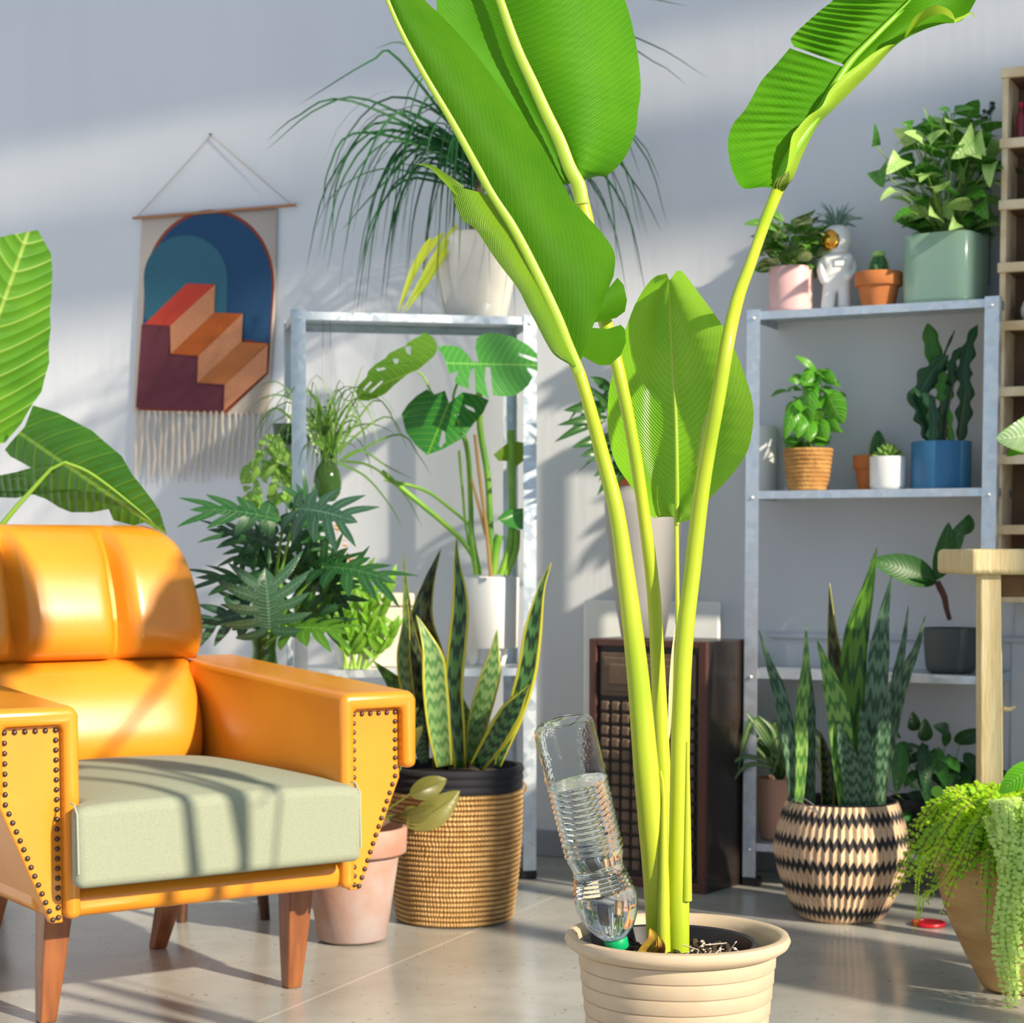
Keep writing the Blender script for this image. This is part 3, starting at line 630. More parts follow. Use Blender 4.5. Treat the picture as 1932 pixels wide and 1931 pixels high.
for _ in range(6):
    a, r_ = rnd(-1.4, .9), rnd(.04, .09); p = V((np_c[0]+r_*math.cos(a), np_c[1]+r_*math.sin(a), .268)); m.tube([p, p+V((rnd(-.01, .01), rnd(-.01, .01), rnd(.004, .016))), p+V((rnd(-.02, .02), rnd(-.02, .02), rnd(.0, .02)))], .0009, 5)
build('perlite_and_fibre', m, mat('perlite', (.62, .5, .42), .9), cpt)
# upturned water bottle
bt = thing('water_bottle', 'clear plastic bottle of water stuck upside down by its green cap in the beige pot', 'bottle', tuple(P(1160, 1780, 2.545)))
pb, pt_ = P(1162, 1775, 2.53), P(1060, 1358, 2.50); ax = pb-pt_; LN = ax.length; u_ = LN/436
K = 2.51/F_PX
prof = [(0, 14), (20, 10), (38, 3), (50, 3), (57, 10), (59, 22), (59, 60), (58, 95), (60, 104), (58, 112), (57, 118)]
y = 120
while y < 262:
    k_ = (y-120)/142; r_ = 57-1.5*k_; prof += [(r_+1.8, y+2), (r_+2.2, y+5), (r_-1.3, y+9.0)]; y += 11
prof += [(55, 268), (50, 284), (49, 296)]
y = 296
while y < 336: r_ = 49+(y-296)*.24; prof += [(r_+1.5, y+3), (r_-.8, y+7)]; y += 8
prof += [(60, 344), (61, 356), (59, 372), (53, 392), (42, 412), (28, 427), (20, 434), (19, 446)]
def lob(a, z): return 1-(.06*(.5+.5*math.cos(6*a)) if z < 32*u_ else 0)*(1-z/(32*u_))
pet, t, b, _ = nt('clear pet plastic'); b.inputs['Transmission Weight'].default_value = 1; b.inputs['IOR'].default_value = 1.28; b.inputs['Roughness'].default_value = .03
b.inputs['Base Color'].default_value = (.97, .99, .98, 1); t.links.new(bumpn(t, noise(t, 38, 3), .25, .004), b.inputs['Normal'])
P2 = [(r_*K, z*u_) for r_, z in prof]
inner = [(max(r_-.0009, 0), z+(.0012 if z < 14*u_ else 0)) for r_, z in P2[::-1]]
m = M(); m.lathe(P2+inner, pt_, 56, ax=ax, wob=lob); bo = build('bottle_body', m, pet, bt)
wat, t, b, _ = nt('water'); b.inputs['Transmission Weight'].default_value = 1; b.inputs['IOR'].default_value = 1.33; b.inputs['Roughness'].default_value = 0; b.inputs['Base Color'].default_value = (.96, .99, 1, 1)
m = M(); wp = [(max(r_-.0014, 0), z) for r_, z in P2 if z > 118*u_]; m.lathe([(0, 118*u_)]+wp+[(0, wp[-1][1])], pt_, 56, ax=ax); build('water', m, wat, bo)
m = M(); m.lathe([(0, 452*u_), (.015, 452*u_), (.0158, 450*u_), (.0162, 430*u_), (.0150, 428*u_), (.0146, 430*u_), (.0146, 448*u_), (0, 448*u_)], pt_, 40, ax=ax, wob=lambda a, z: 1+.012*math.sin(40*a)); build('cap', m, mat('green bottle cap', (.0, .36, .12), .4), bt)
# ---------------- snake plant leaves ----------------
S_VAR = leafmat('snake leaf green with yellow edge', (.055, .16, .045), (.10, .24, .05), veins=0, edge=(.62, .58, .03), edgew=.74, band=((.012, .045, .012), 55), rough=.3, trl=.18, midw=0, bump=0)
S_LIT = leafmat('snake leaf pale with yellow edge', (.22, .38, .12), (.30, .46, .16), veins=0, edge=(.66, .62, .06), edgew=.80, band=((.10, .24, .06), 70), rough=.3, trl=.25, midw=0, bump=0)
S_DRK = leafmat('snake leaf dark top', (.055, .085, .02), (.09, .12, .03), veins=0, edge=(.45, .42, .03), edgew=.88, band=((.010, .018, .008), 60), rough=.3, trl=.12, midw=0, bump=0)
S_GRY = leafmat('snake leaf grey banded', (.10, .20, .11), (.16, .28, .15), veins=0, band=((.028, .085, .035), 60), rough=.35, trl=.15, midw=0, bump=0)
S_BRT = leafmat('snake leaf bright banded', (.26, .50, .09), (.36, .58, .14), veins=0, band=((.09, .26, .05), 55), rough=.35, trl=.3, midw=0, bump=0)
S_GRN = leafmat('snake leaf green', (.10, .26, .015), (.15, .34, .02), veins=0, band=((.03, .11, .01), 40), rough=.35, trl=.25, midw=0, bump=0)
def snake(root, pts, wpx, d, mt, tw0=0, tw1=0, dd=0, cup=.25):
    m = M(); n = len(pts); strap(m, [P(x, y, d+dd*i/(n-1)) for i, (x, y) in enumerate(pts)], sh_snake, wpx*d/F_PX, tw0, tw1, cup, 26, 6); build('leaf', m, mt, root, thick=.0022)
sp1 = thing('snake_plant', 'snake plant with yellow-edged twisted leaves growing in the straw basket', 'plant', (-.135, 4.22, .30))
D = 4.22
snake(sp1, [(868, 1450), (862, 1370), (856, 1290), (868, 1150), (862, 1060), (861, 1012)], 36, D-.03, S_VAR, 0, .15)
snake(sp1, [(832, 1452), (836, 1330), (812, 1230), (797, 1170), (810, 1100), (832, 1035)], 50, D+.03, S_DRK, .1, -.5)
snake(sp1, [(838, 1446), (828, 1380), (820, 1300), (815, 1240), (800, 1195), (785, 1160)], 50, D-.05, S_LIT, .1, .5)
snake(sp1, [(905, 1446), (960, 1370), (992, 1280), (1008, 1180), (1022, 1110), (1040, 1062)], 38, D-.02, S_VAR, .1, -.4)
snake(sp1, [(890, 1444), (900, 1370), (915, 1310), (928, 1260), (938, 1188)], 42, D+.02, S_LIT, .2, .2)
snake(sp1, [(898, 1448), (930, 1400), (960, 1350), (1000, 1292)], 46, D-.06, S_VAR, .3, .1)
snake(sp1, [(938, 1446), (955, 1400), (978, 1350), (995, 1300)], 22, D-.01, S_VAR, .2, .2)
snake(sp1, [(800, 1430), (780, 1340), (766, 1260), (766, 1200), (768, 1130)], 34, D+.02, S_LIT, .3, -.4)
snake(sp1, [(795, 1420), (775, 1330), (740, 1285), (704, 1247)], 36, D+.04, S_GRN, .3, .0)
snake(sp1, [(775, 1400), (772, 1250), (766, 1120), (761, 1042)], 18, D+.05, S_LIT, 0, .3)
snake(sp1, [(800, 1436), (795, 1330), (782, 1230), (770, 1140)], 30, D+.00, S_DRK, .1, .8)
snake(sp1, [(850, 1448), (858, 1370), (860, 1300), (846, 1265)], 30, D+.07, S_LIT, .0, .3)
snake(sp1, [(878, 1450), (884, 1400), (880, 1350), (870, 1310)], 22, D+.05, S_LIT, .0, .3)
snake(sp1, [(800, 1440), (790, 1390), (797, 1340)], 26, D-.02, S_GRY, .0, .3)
bk = thing('straw_basket', 'tall coiled straw basket with black knitted collar around the yellow-edged snake plant', 'basket', (-.135, 4.22, 0))
straw, t, b, _ = nt('coiled straw rope'); uv = node(t, 'ShaderNodeTexCoord').outputs['UV']; sp = node(t, 'ShaderNodeSeparateXYZ'); t.links.new(uv, sp.inputs[0])
gv = mth(t, 'ABSOLUTE', mth(t, 'SINE', mth(t, 'MULTIPLY', mth(t, 'SUBTRACT', mth(t, 'MULTIPLY', sp.outputs[1], 161.0), 1.0), math.pi/6)))
sv = mth(t, 'ADD', mth(t, 'MULTIPLY', mth(t, 'SINE', mth(t, 'ADD', mth(t, 'MULTIPLY', sp.outputs[0], 6.283*120), mth(t, 'MULTIPLY', noise(t, 40, 3), 12.0))), .55), mth(t, 'SUBTRACT', mth(t, 'MULTIPLY', gv, 2.2), 1.2))
col = mixc(t, ramp(t, noise(t, 30, 4), .3, .75), (.70, .45, .18), (.48, .26, .08)); col = mixc(t, ramp(t, sv, -.9, .1), (.36, .19, .06), col)
t.links.new(col, b.inputs['Base Color']); b.inputs['Roughness'].default_value = .8; t.links.new(bumpn(t, sv, .6, .006), b.inputs['Normal'])
def coil(m, z0, z1, r0, r1, n, c, bulge=0, amp=.0035, sub=6, seg=72, wob=None, mi=0):
    prof = []
    for i in range(n*sub+1):
        s = i/(n*sub); prof.append((r0+(r1-r0)*s+bulge*math.sin(math.pi*s)+amp*abs(math.sin(math.pi*i/sub)), z0+(z1-z0)*s))
    prof += [(r1-.012, z1), (r1-.014, z1-.02), (r0-.012, z0+.012), (0, z0+.01)]
    m.lathe([(0, z0)]+prof, c, seg, wob=wob, mi=mi)
CB = (-.128, 4.225, 0)
m = M(); coil(m, .002, .292, .128, .150, 26, CB, .006); build('basket_body', m, straw, bk)
m = M(); coil(m, .292, .345, .148, .152, 3, CB, 0, .004); cmat = mat('black knitted cotton', (.018, .02, .026), .9, bump=.5, bs=300, bd=.002); build('black_collar', m, cmat, bk)
m = M(); sa = P(985, 1487, 4.22); m.tube([sa+V((-.004, 0, .0)), sa+V((.004, 0, .012)), sa+V((.010, -.004, .002)), sa+V((.006, -.004, -.010))], .003, 6); build('rope_end', m, straw, bk)
m = M(); m.lathe([(0, 0), (.134, 0), (.134, .006), (0, .010)], (CB[0], CB[1], .318), 40); build('soil', m, soil, bk)
# terracotta pot, whitewashed
tp = thing('terracotta_pot', 'weathered pinkish terracotta pot on the floor beside the straw basket', 'pot', (-.333, 3.98, 0))
terr = mat('weathered terracotta', (.40, .235, .175), .9, var=(.46, .37, .35), vs=9, bump=.15, bs=60, bd=.003)
terr2 = mat('pinkish terracotta rim', (.48, .225, .155), .9, var=(.46, .31, .25), vs=14)
m = M(); m.lathe([(0, .003), (.066, .003), (.073, .008), (.100, .185), (.098, .19)], (-.337, 3.98, 0), 64); m.lathe([(.0, .185), (.102, .185), (.112, .186), (.115, .190), (.117, .236), (.114, .242), (.108, .242), (.105, .236), (.101, .20), (0, .2)], (-.337, 3.98, 0), 64, mi=1); build('pot_body', m, [terr, terr2], tp)
m = M(); m.lathe([(0, 0), (.1, 0), (.1, .004), (0, .008)], (-.337, 3.98, .208), 40); build('soil', m, soil, tp)
# olive calathea leaves hanging out between chair and basket
OL_ = leafmat('olive striped leaf', (.17, .17, .035), (.24, .23, .05), (.06, .09, .02), veins=14, slope=1, rough=.3, trl=.2, midw=.03)
ol = thing('calathea_plant', 'olive broad-leaved plant rising from the terracotta pot, one leaf resting on the straw basket', 'plant', (-.337, 3.98, .21))
for b_, t_, w_, d0, d1, ro in (((765, 1560), (868, 1492), 64, 4.00, 4.02, .5), ((772, 1500), (843, 1470), 45, 4.04, 4.06, .2), ((755, 1540), (822, 1520), 44, 3.99, 3.98, .8), ((760, 1440), (798, 1370), 40, 4.06, 4.08, -.7), ((750, 1400), (790, 1335), 34, 4.08, 4.1, -.9), ((762, 1545), (800, 1530), 40, 4.0, 4.0, .2)):
    m = M(); leaf(m, P(*b_, d0), P(*t_, d1), w_*4/F_PX, sh_oval, ro, bend=.1, cup=.15, seg=12, cols=6); build('leaf', m, OL_, ol)
m = M()
for q in ((765, 1555), (772, 1500), (760, 1440), (750, 1400), (755, 1540)): m.tube(cat([V((-.32, 4.0, .21)), V((-.29, 4.03, .25)), P(*q, 4.02)], 8), .0022, 6)
build('stem', m, mat('olive stem', (.16, .2, .04), .5), ol)
# ---------------- items of the first shelving unit ----------------
pp = shelf_pt(SL, 897, .13, ZT)
wp_ = thing('ceramic_pot', 'large off-white glazed ceramic pot on top of the steel unit, under the ponytail palm', 'pot', tuple(pp))
oww = mat('off-white crackle glaze', (.56, .53, .46), .16, var=(.62, .60, .53), vs=10, coat=.5)
m = M(); m.lathe([(0, 0), (.070, 0), (.078, .006), (.088, .05), (.100, .11), (.107, .16), (.106, .195), (.098, .212), (.094, .214), (.090, .208), (.092, .18), (0, .17)], pp, 64); build('pot_body', m, oww, wp_)
m = M(); m.lathe([(0, .012), (.088, .006), (.088, 0), (0, 0)][::-1], pp+V((0, 0, .176)), 32); build('soil', m, soil, wp_)
pn_ = thing('ponytail_palm', 'ponytail palm with a fountain of thin arching dark green leaves on the steel unit', 'plant', tuple(pp+V((0, 0, .19))))
pg = leafmat('thin dark green blade', (.010, .065, .020), (.022, .10, .028), veins=0, rough=.5, trl=.12, midw=0)
py_ = leafmat('yellowing blade', (.45, .50, .03), (.30, .42, .03), veins=0, rough=.4, trl=.2, midw=0)
crown = P(905, 305, 4.86)
m = M(); m.tube(cat([pp+V((0, 0, .17)), pp+V((.004, 0, .25)), crown+V((0, 0, -.05)), crown], 14), [.022, .024, .021, .018, .016, .015, .014, .014, .013, .013, .013, .012, .012, .010], 12); build('trunk', m, mat('brown palm trunk', (.16, .10, .055), .9, bump=.8, bs=60), pn_)
m = M(); random.seed(31)
for i in range(150):
    a = rnd(0, 2*math.pi); el = rnd(-.1, 1); rch = rnd(.20, .44)*(1.0 if math.cos(a) < .2 else 1.1); ris = rnd(.03, .20)*el+.03
    if math.sin(a) > -.1: rch = min(rch, .20/max(.3, abs(math.sin(a)+.44*math.cos(a))))
    arc(m, crown+V((0, 0, rnd(-.08, .03))), a, rch, ris, -rnd(.14, .36)*(1.15 if ris < .08 else 1), rnd(.005, .0095), 12, rnd(-.6, .6))
for q in ([(900, 300), (700, 190), (600, 205), (500, 285)], [(900, 300), (750, 110), (700, 115), (560, 200)], [(900, 290), (780, 95), (700, 92)], [(900, 300), (660, 190), (560, 220), (500, 270)], [(900, 300), (1000, 30), (1180, -5), (1300, 12)], [(900, 300), (1080, 60), (1220, 80), (1340, 150)], [(900, 300), (1120, 90), (1240, 120), (1300, 165)], [(900, 300), (1120, 280), (1200, 350), (1250, 440)], [(900, 300), (1100, 250), (1150, 360), (1165, 500)], [(900, 310), (1060, 300), (1130, 360), (1155, 440)],
          [(900, 300), (680, 250), (620, 320), (610, 400)], [(900, 300), (720, 230), (640, 330), (625, 470)], [(900, 310), (760, 210), (680, 330), (650, 480)], [(900, 320), (820, 260), (720, 350), (640, 440)]):
    k_ = rnd(-.15, -.02); strap(m, [P(x, y, 4.86+k_*i) for i, (x, y) in enumerate(q)], sh_blade, .009, rnd(-.5, .5), rnd(0, 1), 0, 16, 2)
build('foliage', m, pg, pn_)
m = M()
for q in ([(862, 425), (825, 480), (790, 540), (757, 592)], [(835, 440), (800, 480), (772, 530), (752, 588)], [(870, 440), (838, 480), (800, 540), (764, 590)], [(812, 450), (785, 500), (765, 550), (750, 590)]): strap(m, [P(x, y, 4.76) for x, y in q], sh_strap, .017, rnd(-.4, .4), .3, .3, 14, 4)
build('yellow_leaves', m, py_, pn_)
# monstera
mo_p = shelf_pt(SL, 925, .12, Z3)
mp_ = thing('white_planter', 'white cylindrical planter on short feet holding the monstera, on the steel unit', 'planter', tuple(mo_p))
m = M(); m.lathe([(0, .045), (.068, .045), (.070, .047), (.0735, .222), (.0715, .224), (.069, .222), (.068, .20), (0, .2)], mo_p, 56); build('pot_body', m, mat('matt white planter', (.82, .82, .80), .5), mp_)
for a in range(3): m = M(); m.lathe([(0, 0), (.010, 0), (.016, .02), (.018, .044), (0, .044)], mo_p+V((.042*math.cos(a*2.09+.9), .042*math.sin(a*2.09+.9), 0)), 16); build('foot', m, white_c, mp_)
m = M(); m.lathe([(0, 0), (.068, 0), (.068, .004), (0, .008)], mo_p+V((0, 0, .198)), 32); build('soil', m, soil, mp_)
mn = thing('monstera_plant', 'monstera with large split leaves and a bamboo stake in the white footed planter', 'plant', tuple(mo_p+V((0, 0, .2))))
def mz(z, s=3.862, ox=640, oy=600): return [(ox+x/s, oy+y/s) for x, y in z]
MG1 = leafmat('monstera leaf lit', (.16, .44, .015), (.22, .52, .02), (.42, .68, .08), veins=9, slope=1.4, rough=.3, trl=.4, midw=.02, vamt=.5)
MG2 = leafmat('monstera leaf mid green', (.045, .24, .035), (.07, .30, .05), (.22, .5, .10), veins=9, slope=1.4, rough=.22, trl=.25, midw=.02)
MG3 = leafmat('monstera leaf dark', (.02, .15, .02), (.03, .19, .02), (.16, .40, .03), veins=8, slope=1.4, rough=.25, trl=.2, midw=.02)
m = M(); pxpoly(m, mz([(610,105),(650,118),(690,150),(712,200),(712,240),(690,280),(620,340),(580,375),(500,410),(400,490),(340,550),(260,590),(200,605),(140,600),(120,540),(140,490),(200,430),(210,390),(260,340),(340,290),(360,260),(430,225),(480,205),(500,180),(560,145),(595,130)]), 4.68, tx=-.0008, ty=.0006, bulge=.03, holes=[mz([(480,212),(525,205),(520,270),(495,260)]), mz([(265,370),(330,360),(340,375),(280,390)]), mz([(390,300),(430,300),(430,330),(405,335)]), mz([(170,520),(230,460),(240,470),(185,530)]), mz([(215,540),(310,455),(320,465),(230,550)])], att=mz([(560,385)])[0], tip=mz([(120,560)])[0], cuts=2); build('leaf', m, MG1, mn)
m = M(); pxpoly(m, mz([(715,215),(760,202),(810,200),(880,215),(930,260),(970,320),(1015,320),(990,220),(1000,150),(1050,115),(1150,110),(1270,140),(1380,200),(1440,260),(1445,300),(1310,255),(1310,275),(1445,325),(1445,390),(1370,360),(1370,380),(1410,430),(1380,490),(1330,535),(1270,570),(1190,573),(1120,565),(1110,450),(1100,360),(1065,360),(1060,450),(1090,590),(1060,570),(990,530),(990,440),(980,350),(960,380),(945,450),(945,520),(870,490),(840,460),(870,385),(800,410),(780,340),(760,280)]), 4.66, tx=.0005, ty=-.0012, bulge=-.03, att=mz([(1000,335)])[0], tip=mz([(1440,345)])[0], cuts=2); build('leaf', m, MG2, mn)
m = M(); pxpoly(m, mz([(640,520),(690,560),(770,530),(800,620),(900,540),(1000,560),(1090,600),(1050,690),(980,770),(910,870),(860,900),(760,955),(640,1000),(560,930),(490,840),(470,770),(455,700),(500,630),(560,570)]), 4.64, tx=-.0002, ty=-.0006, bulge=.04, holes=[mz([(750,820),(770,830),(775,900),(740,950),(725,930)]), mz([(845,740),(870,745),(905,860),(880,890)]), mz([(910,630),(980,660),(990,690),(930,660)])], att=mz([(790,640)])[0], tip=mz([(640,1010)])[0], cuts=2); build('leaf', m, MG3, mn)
m = M(); pxpoly(m, [(931, 858), (955, 838), (975, 833), (998, 838), (1004, 850), (990, 868), (975, 880), (955, 870), (940, 870)], 4.78, bulge=.02, att=(968, 838), tip=(932, 862)); build('leaf', m, G_OLV, mn)
m = M(); pxpoly(m, [(938, 980), (955, 962), (980, 960), (1004, 957), (1000, 985), (985, 1000), (960, 995)], 4.76, bulge=-.02, att=(960, 975), tip=(1004, 957)); build('leaf', m, MG2, mn)
m = M(); lit_ = []
stg = mat('monstera stem', (.12, .34, .03), .4, var=(.28, .52, .05), vs=8)
for q, w_ in (([(788, 702), (800, 712), (815, 742), (840, 762)], 2), ([(898, 688), (870, 710), (855, 750), (862, 765)], 2.5), ([(845, 765), (880, 840), (888, 950), (890, 1010), (905, 1085)], 5), ([(905, 690), (905, 800), (920, 900), (925, 1000), (928, 1085)], 6), ([(720, 890), (780, 940), (840, 990), (880, 1030), (905, 1075)], 5), ([(725, 905), (800, 925), (850, 960), (885, 990)], 3), ([(866, 850), (872, 920), (880, 1000), (895, 1060)], 2.5), ([(965, 812), (965, 860), (966, 960), (962, 1030), (945, 1085)], 7), ([(975, 1000), (972, 1040), (955, 1085)], 7), ([(930, 1085), (935, 1040), (942, 1010)], 8), ([(888, 1010), (895, 1050), (900, 1085)], 7)):
    tubepx(m, [(x, y, w_) for x, y in q], 4.78, 8, 18)
build('stem', m, stg, mn)
tubepx(m := M(), [(896, 820, 3.2), (905, 900, 3.4), (918, 1000, 3.6), (926, 1088, 3.8)], 4.75, 8, 12); tubepx(m, [(890, 905, 2.6), (902, 950, 2.8), (916, 1010, 3)], 4.755, 8, 8); build('bamboo_stake', m, mat('bamboo', (.62, .36, .12), .5), mn)
# spider plant in hanging glass bulb
hx = shelf_pt(SL, 612, .10, 0)
hb = thing('hanging_glass_bulb', 'green glass propagation bulb hanging by two cords inside the steel unit, holding the spider plant', 'vase', (hx.x, hx.y, .90))
d_h = hx.y
gl, t, b, _ = nt('green tinted glass'); b.inputs['Transmission Weight'].default_value = .85; b.inputs['IOR'].default_value = 1.3; b.inputs['Roughness'].default_value = .05; b.inputs['Base Color'].default_value = (.18, .36, .10, 1)
bz = P(618, 905, d_h); m = M(); m.lathe([(0, -.056), (.018, -.053), (.031, -.035), (.035, -.008), (.030, .022), (.016, .045), (.013, .058), (.016, .062), (.014, .060), (.011, .056), (.014, .043), (.028, .02), (.033, -.008), (.029, -.034), (0, -.053)], bz, 36); build('bulb', m, gl, hb)
m = M(); 
for sx in (-.014, .014): m.tube([bz+V((sx, 0, .058)), V((bz.x+sx*.6, bz.y, 1.394))], .0008, 5)
build('hanging_cord', m, mat('grey twine', (.4, .38, .34), .9), hb)
spd = thing('spider_plant', 'wiry spider plant with arching thin leaves spilling from the hanging glass bulb', 'plant', tuple(bz+V((0, 0, .05))))
sg = leafmat('spider leaf', (.06, .18, .02), (.13, .30, .03), veins=0, rough=.4, trl=.25, midw=.12, vein=(.35, .48, .12)); m = M(); random.seed(12)
for i in range(70):
    a = rnd(0, 6.28); arc(m, bz+V((rnd(-.02, .02), rnd(-.02, .02), rnd(.03, .12))), a, rnd(.05, .20)*(1 if abs(math.cos(a)) > .3 else .6), rnd(.03, .15), -rnd(.02, .14), rnd(.005, .009), 9, rnd(-.6, .6))
for q in ([(630, 860), (700, 800), (740, 790), (770, 850)], [(630, 860), (700, 760), (730, 770), (758, 830)], [(640, 870), (700, 880), (760, 930), (800, 1000)], [(640, 870), (680, 850), (730, 880), (780, 905)], [(600, 860), (560, 760), (520, 720), (480, 735)], [(640, 860), (660, 800), (675, 760), (680, 735)], [(630, 870), (690, 900), (740, 960), (760, 1000)], [(640, 870), (750, 820), (790, 860), (815, 900)], [(630, 860), (680, 700), (690, 690)], [(610, 860), (600, 760), (612, 742)], [(560, 800), (520, 770), (490, 800), (478, 830)]):
    strap(m, [P(x, y, d_h-.02) for x, y in q], sh_blade, .007, rnd(-.5, .5), .5, 0, 14, 2)
build('foliage', m, sg, spd)
m = M()
for k_ in range(7): x0 = 600+k_*5; tubepx(m, [(x0, 880, 2.6), (x0+4-k_, 905, 2.4), (612+k_*2, 930, 2), (614+k_, 945, 1)], bz.y, 6, 10)
build('roots', m, mat('pale roots', (.55, .36, .2), .8), spd)
# trailing light green plant hung behind the unit's corner
ho = thing('trailing_hoya', 'light green trailing plant hanging on the side of the steel unit beside the tapestry fringe', 'plant', tuple(P(515, 900, 4.86)))
hg = leafmat('light green small leaf', (.15, .38, .03), (.28, .52, .08), (.5, .68, .2), veins=5, rough=.35, trl=.3, midw=.06); m = M(); random.seed(5)
for i in range(120):
    s = rnd(0, 1); y = 818+s*160; hw = 30+22*math.sin(s*2.6); x = 520+rnd(-hw, hw*.8)-s*4; d = 4.80+rnd(0, .14)-.04; bb_ = P(x, y, d); leaf(m, bb_, bb_+V((rnd(-.03, .03), rnd(-.03, .01), -rnd(.015, .05))), rnd(.016, .026), sh_oval, rnd(-.9, .9), seg=4, cols=2, cup=.2)
build('foliage', m, hg, ho)
m = M(); top = P(540, 815, 4.86); m.lathe([(0, 0), (.03, 0), (.036, .05), (.033, .05), (0, .04)], top+V((0, .01, -.03)), 20); build('small_pot', m, mat('dark green pot', (.02, .05, .02), .5), ho)
m = M(); m.tube([top+V((0, .01, .02)), top+V((.02, 0, .15)), V((OL.x+.0, OL.y+.02, 1.385))], .0012, 5); build('hanging_cord', m, mat('jute cord', (.3, .22, .12), .9), ho)
# cream planter with dark marks on its front + leafy shoots
bx = shelf_pt(SL, 728, .15, Z3)
cb = thing('cream_planter_box', 'tall cream square planter with dark twig-like marks, behind the yellow-edged snake plant', 'planter', tuple(bx), PH)
m = M(); m.box((-.062, -.055, 0), (.062, .055, .150)); m.box((-.066, -.059, .152), (.066, .059, .185)); rounded(build('planter_body', m, mat('cream ceramic', (.62, .55, .46), .5, bump=.2, bs=30), cb, local=True), .005)
m = M()
def cbp(x, y): return lambda: None
for pl in ([(712, 1135), (728, 1132), (724, 1170), (716, 1178)], [(716, 1178), (723, 1172), (714, 1215), (709, 1232), (706, 1232)], [(745, 1170), (728, 1185), (714, 1210), (718, 1212), (732, 1196)], [(704, 1158), (717, 1185), (714, 1192), (706, 1172)]):
    yb = bx.y-.0600; m.poly(pl, lambda x, y: P(x, y, yb+(P(x, y, yb).x-bx.x)*math.tan(PH)), cuts=0)
build('dark_marks', m, mat('dark planter marks', (.06, .05, .04), .8), cb)
zt = thing('leafy_shoot_plant', 'bright green plant of upright leafy shoots with peach flower buds, behind the chair arm', 'plant', tuple(shelf_pt(SL, 668, .06, Z3)))
zg = leafmat('bright shoot leaf', (.16, .42, .02), (.26, .56, .05), (.45, .7, .12), veins=5, rough=.3, trl=.35, midw=.06); random.seed(9)
m = M(); m2 = M(); zb = shelf_pt(SL, 668, .06, Z3)
for x0, y1, x1 in ((650, 1120, 655), (662, 1090, 690), (675, 1130, 700), (685, 1110, 730), (655, 1150, 625), (670, 1170, 648), (690, 1190, 745)):
    pts = cat([P(x0, 1262, zb.y-.04), P((x0+x1)/2+4, (1262+y1)/2, zb.y-.05), P(x1, y1, zb.y-.05)], 12); m2.tube(pts, [.0055-.0003*i for i in range(12)], 6)
    for i in range(3, 12):
        for sg_ in (-1, 1): leaf(m, pts[i], pts[i]+V((sg_*rnd(.015, .035), rnd(-.03, .01), rnd(.03, .06))), rnd(.012, .02), sh_lance, rnd(-.7, .7), seg=6)
build('foliage', m, zg, zt); build('stem', m2, mat('pale green stem', (.35, .55, .10), .4), zt)
m = M()
for i in range(22): p = P(633+i*1.8+rnd(-7, 7), 985+i*5+rnd(-9, 9), zb.y-.05); s = rnd(.003, .006); m.lathe([(0, -s), (s, 0), (0, s)], p, 7)
build('flower_buds', m, mat('peach bud', (.8, .42, .25), .7), zt)
m = M(); m.lathe([(0, 0), (.04, 0), (.05, .075), (.047, .078), (.044, .07), (0, .065)], zb, 28); build('grow_pot', m, white_c, zt)
# ---------------- big alocasia behind the armchair ----------------
al = thing('alocasia_plant', 'elephant-ear plant with two huge veined leaves rising behind the yellow armchair', 'plant', (-1.30, 4.26, 0))
AG = leafmat('elephant ear green', (.07, .25, .012), (.12, .34, .015), (.42, .62, .10), veins=7, slope=1.6, rough=.3, trl=.42, midw=.02, vw=.07, vamt=.7, bump=.6)
AG2 = leafmat('elephant ear dark', (.035, .15, .010), (.06, .20, .012), (.20, .40, .04), veins=6, slope=1.6, rough=.3, trl=.3, midw=.025, vw=.07, vamt=.45, bump=.6)
m = M(); pxpoly(m, [(0,448),(19,443),(40,440),(71,434),(84,457),(96,479),(99,513),(97,560),(94,590),(96,619),(92,650),(93,684),(84,715),(78,740),(62,762),(40,800),(10,835),(-40,850),(-90,830),(-140,760),(-165,650),(-140,540),(-80,475),(-40,455)], 4.03, tx=.0005, ty=.0003, bulge=.06, att=(-75, 800), tip=(55, 434), cuts=3, edge_ripple=.004); build('leaf', m, AG, al)
m = M(); pxpoly(m, [(62,765),(109,779),(140,795),(174,813),(193,830),(230,861),(249,895),(267,917),(286,942),(301,964),(315,1009),(292,998),(273,986),(252,992),(214,982),(205,961),(174,967),(134,967),(112,958),(87,942),(62,933),(31,940),(0,939),(-40,930),(-50,905),(0,897),(31,891),(59,883),(19,861),(9,849),(19,836),(47,805)], 4.0, tx=-.0004, ty=.0002, bulge=.05, att=(118, 873), tip=(315, 1009), cuts=3, hw=120, edge_ripple=.004); build('leaf', m, AG2, al)
m = M(); tubepx(m, [(122, 873, 3), (100, 882, 5), (60, 925, 6), (20, 970, 7), (-10, 1015, 8), (-40, 1120, 9), (-60, 1300, 10), (-80, 1500, 12)], 4.03, 10, 24); tubepx(m, [(122, 873, 3.5), (170, 893, 3.5), (240, 945, 2.5), (312, 1006, 1)], 3.985, 8, 20)
tubepx(m, [(-75, 800, 6), (-80, 900, 8), (-85, 1100, 9), (-90, 1500, 12)], 4.08, 10, 20); build('petiole', m, mat('alocasia stem', (.20, .38, .04), .45), al)
m = M(); m.lathe([(0, 0), (.13, 0), (.15, .02), (.17, .26), (.175, .28), (.16, .28), (.15, .24), (0, .23)], (-1.30, 4.26, 0), 48); build('pot', m, mat('grey floor pot', (.3, .3, .3), .7), al)
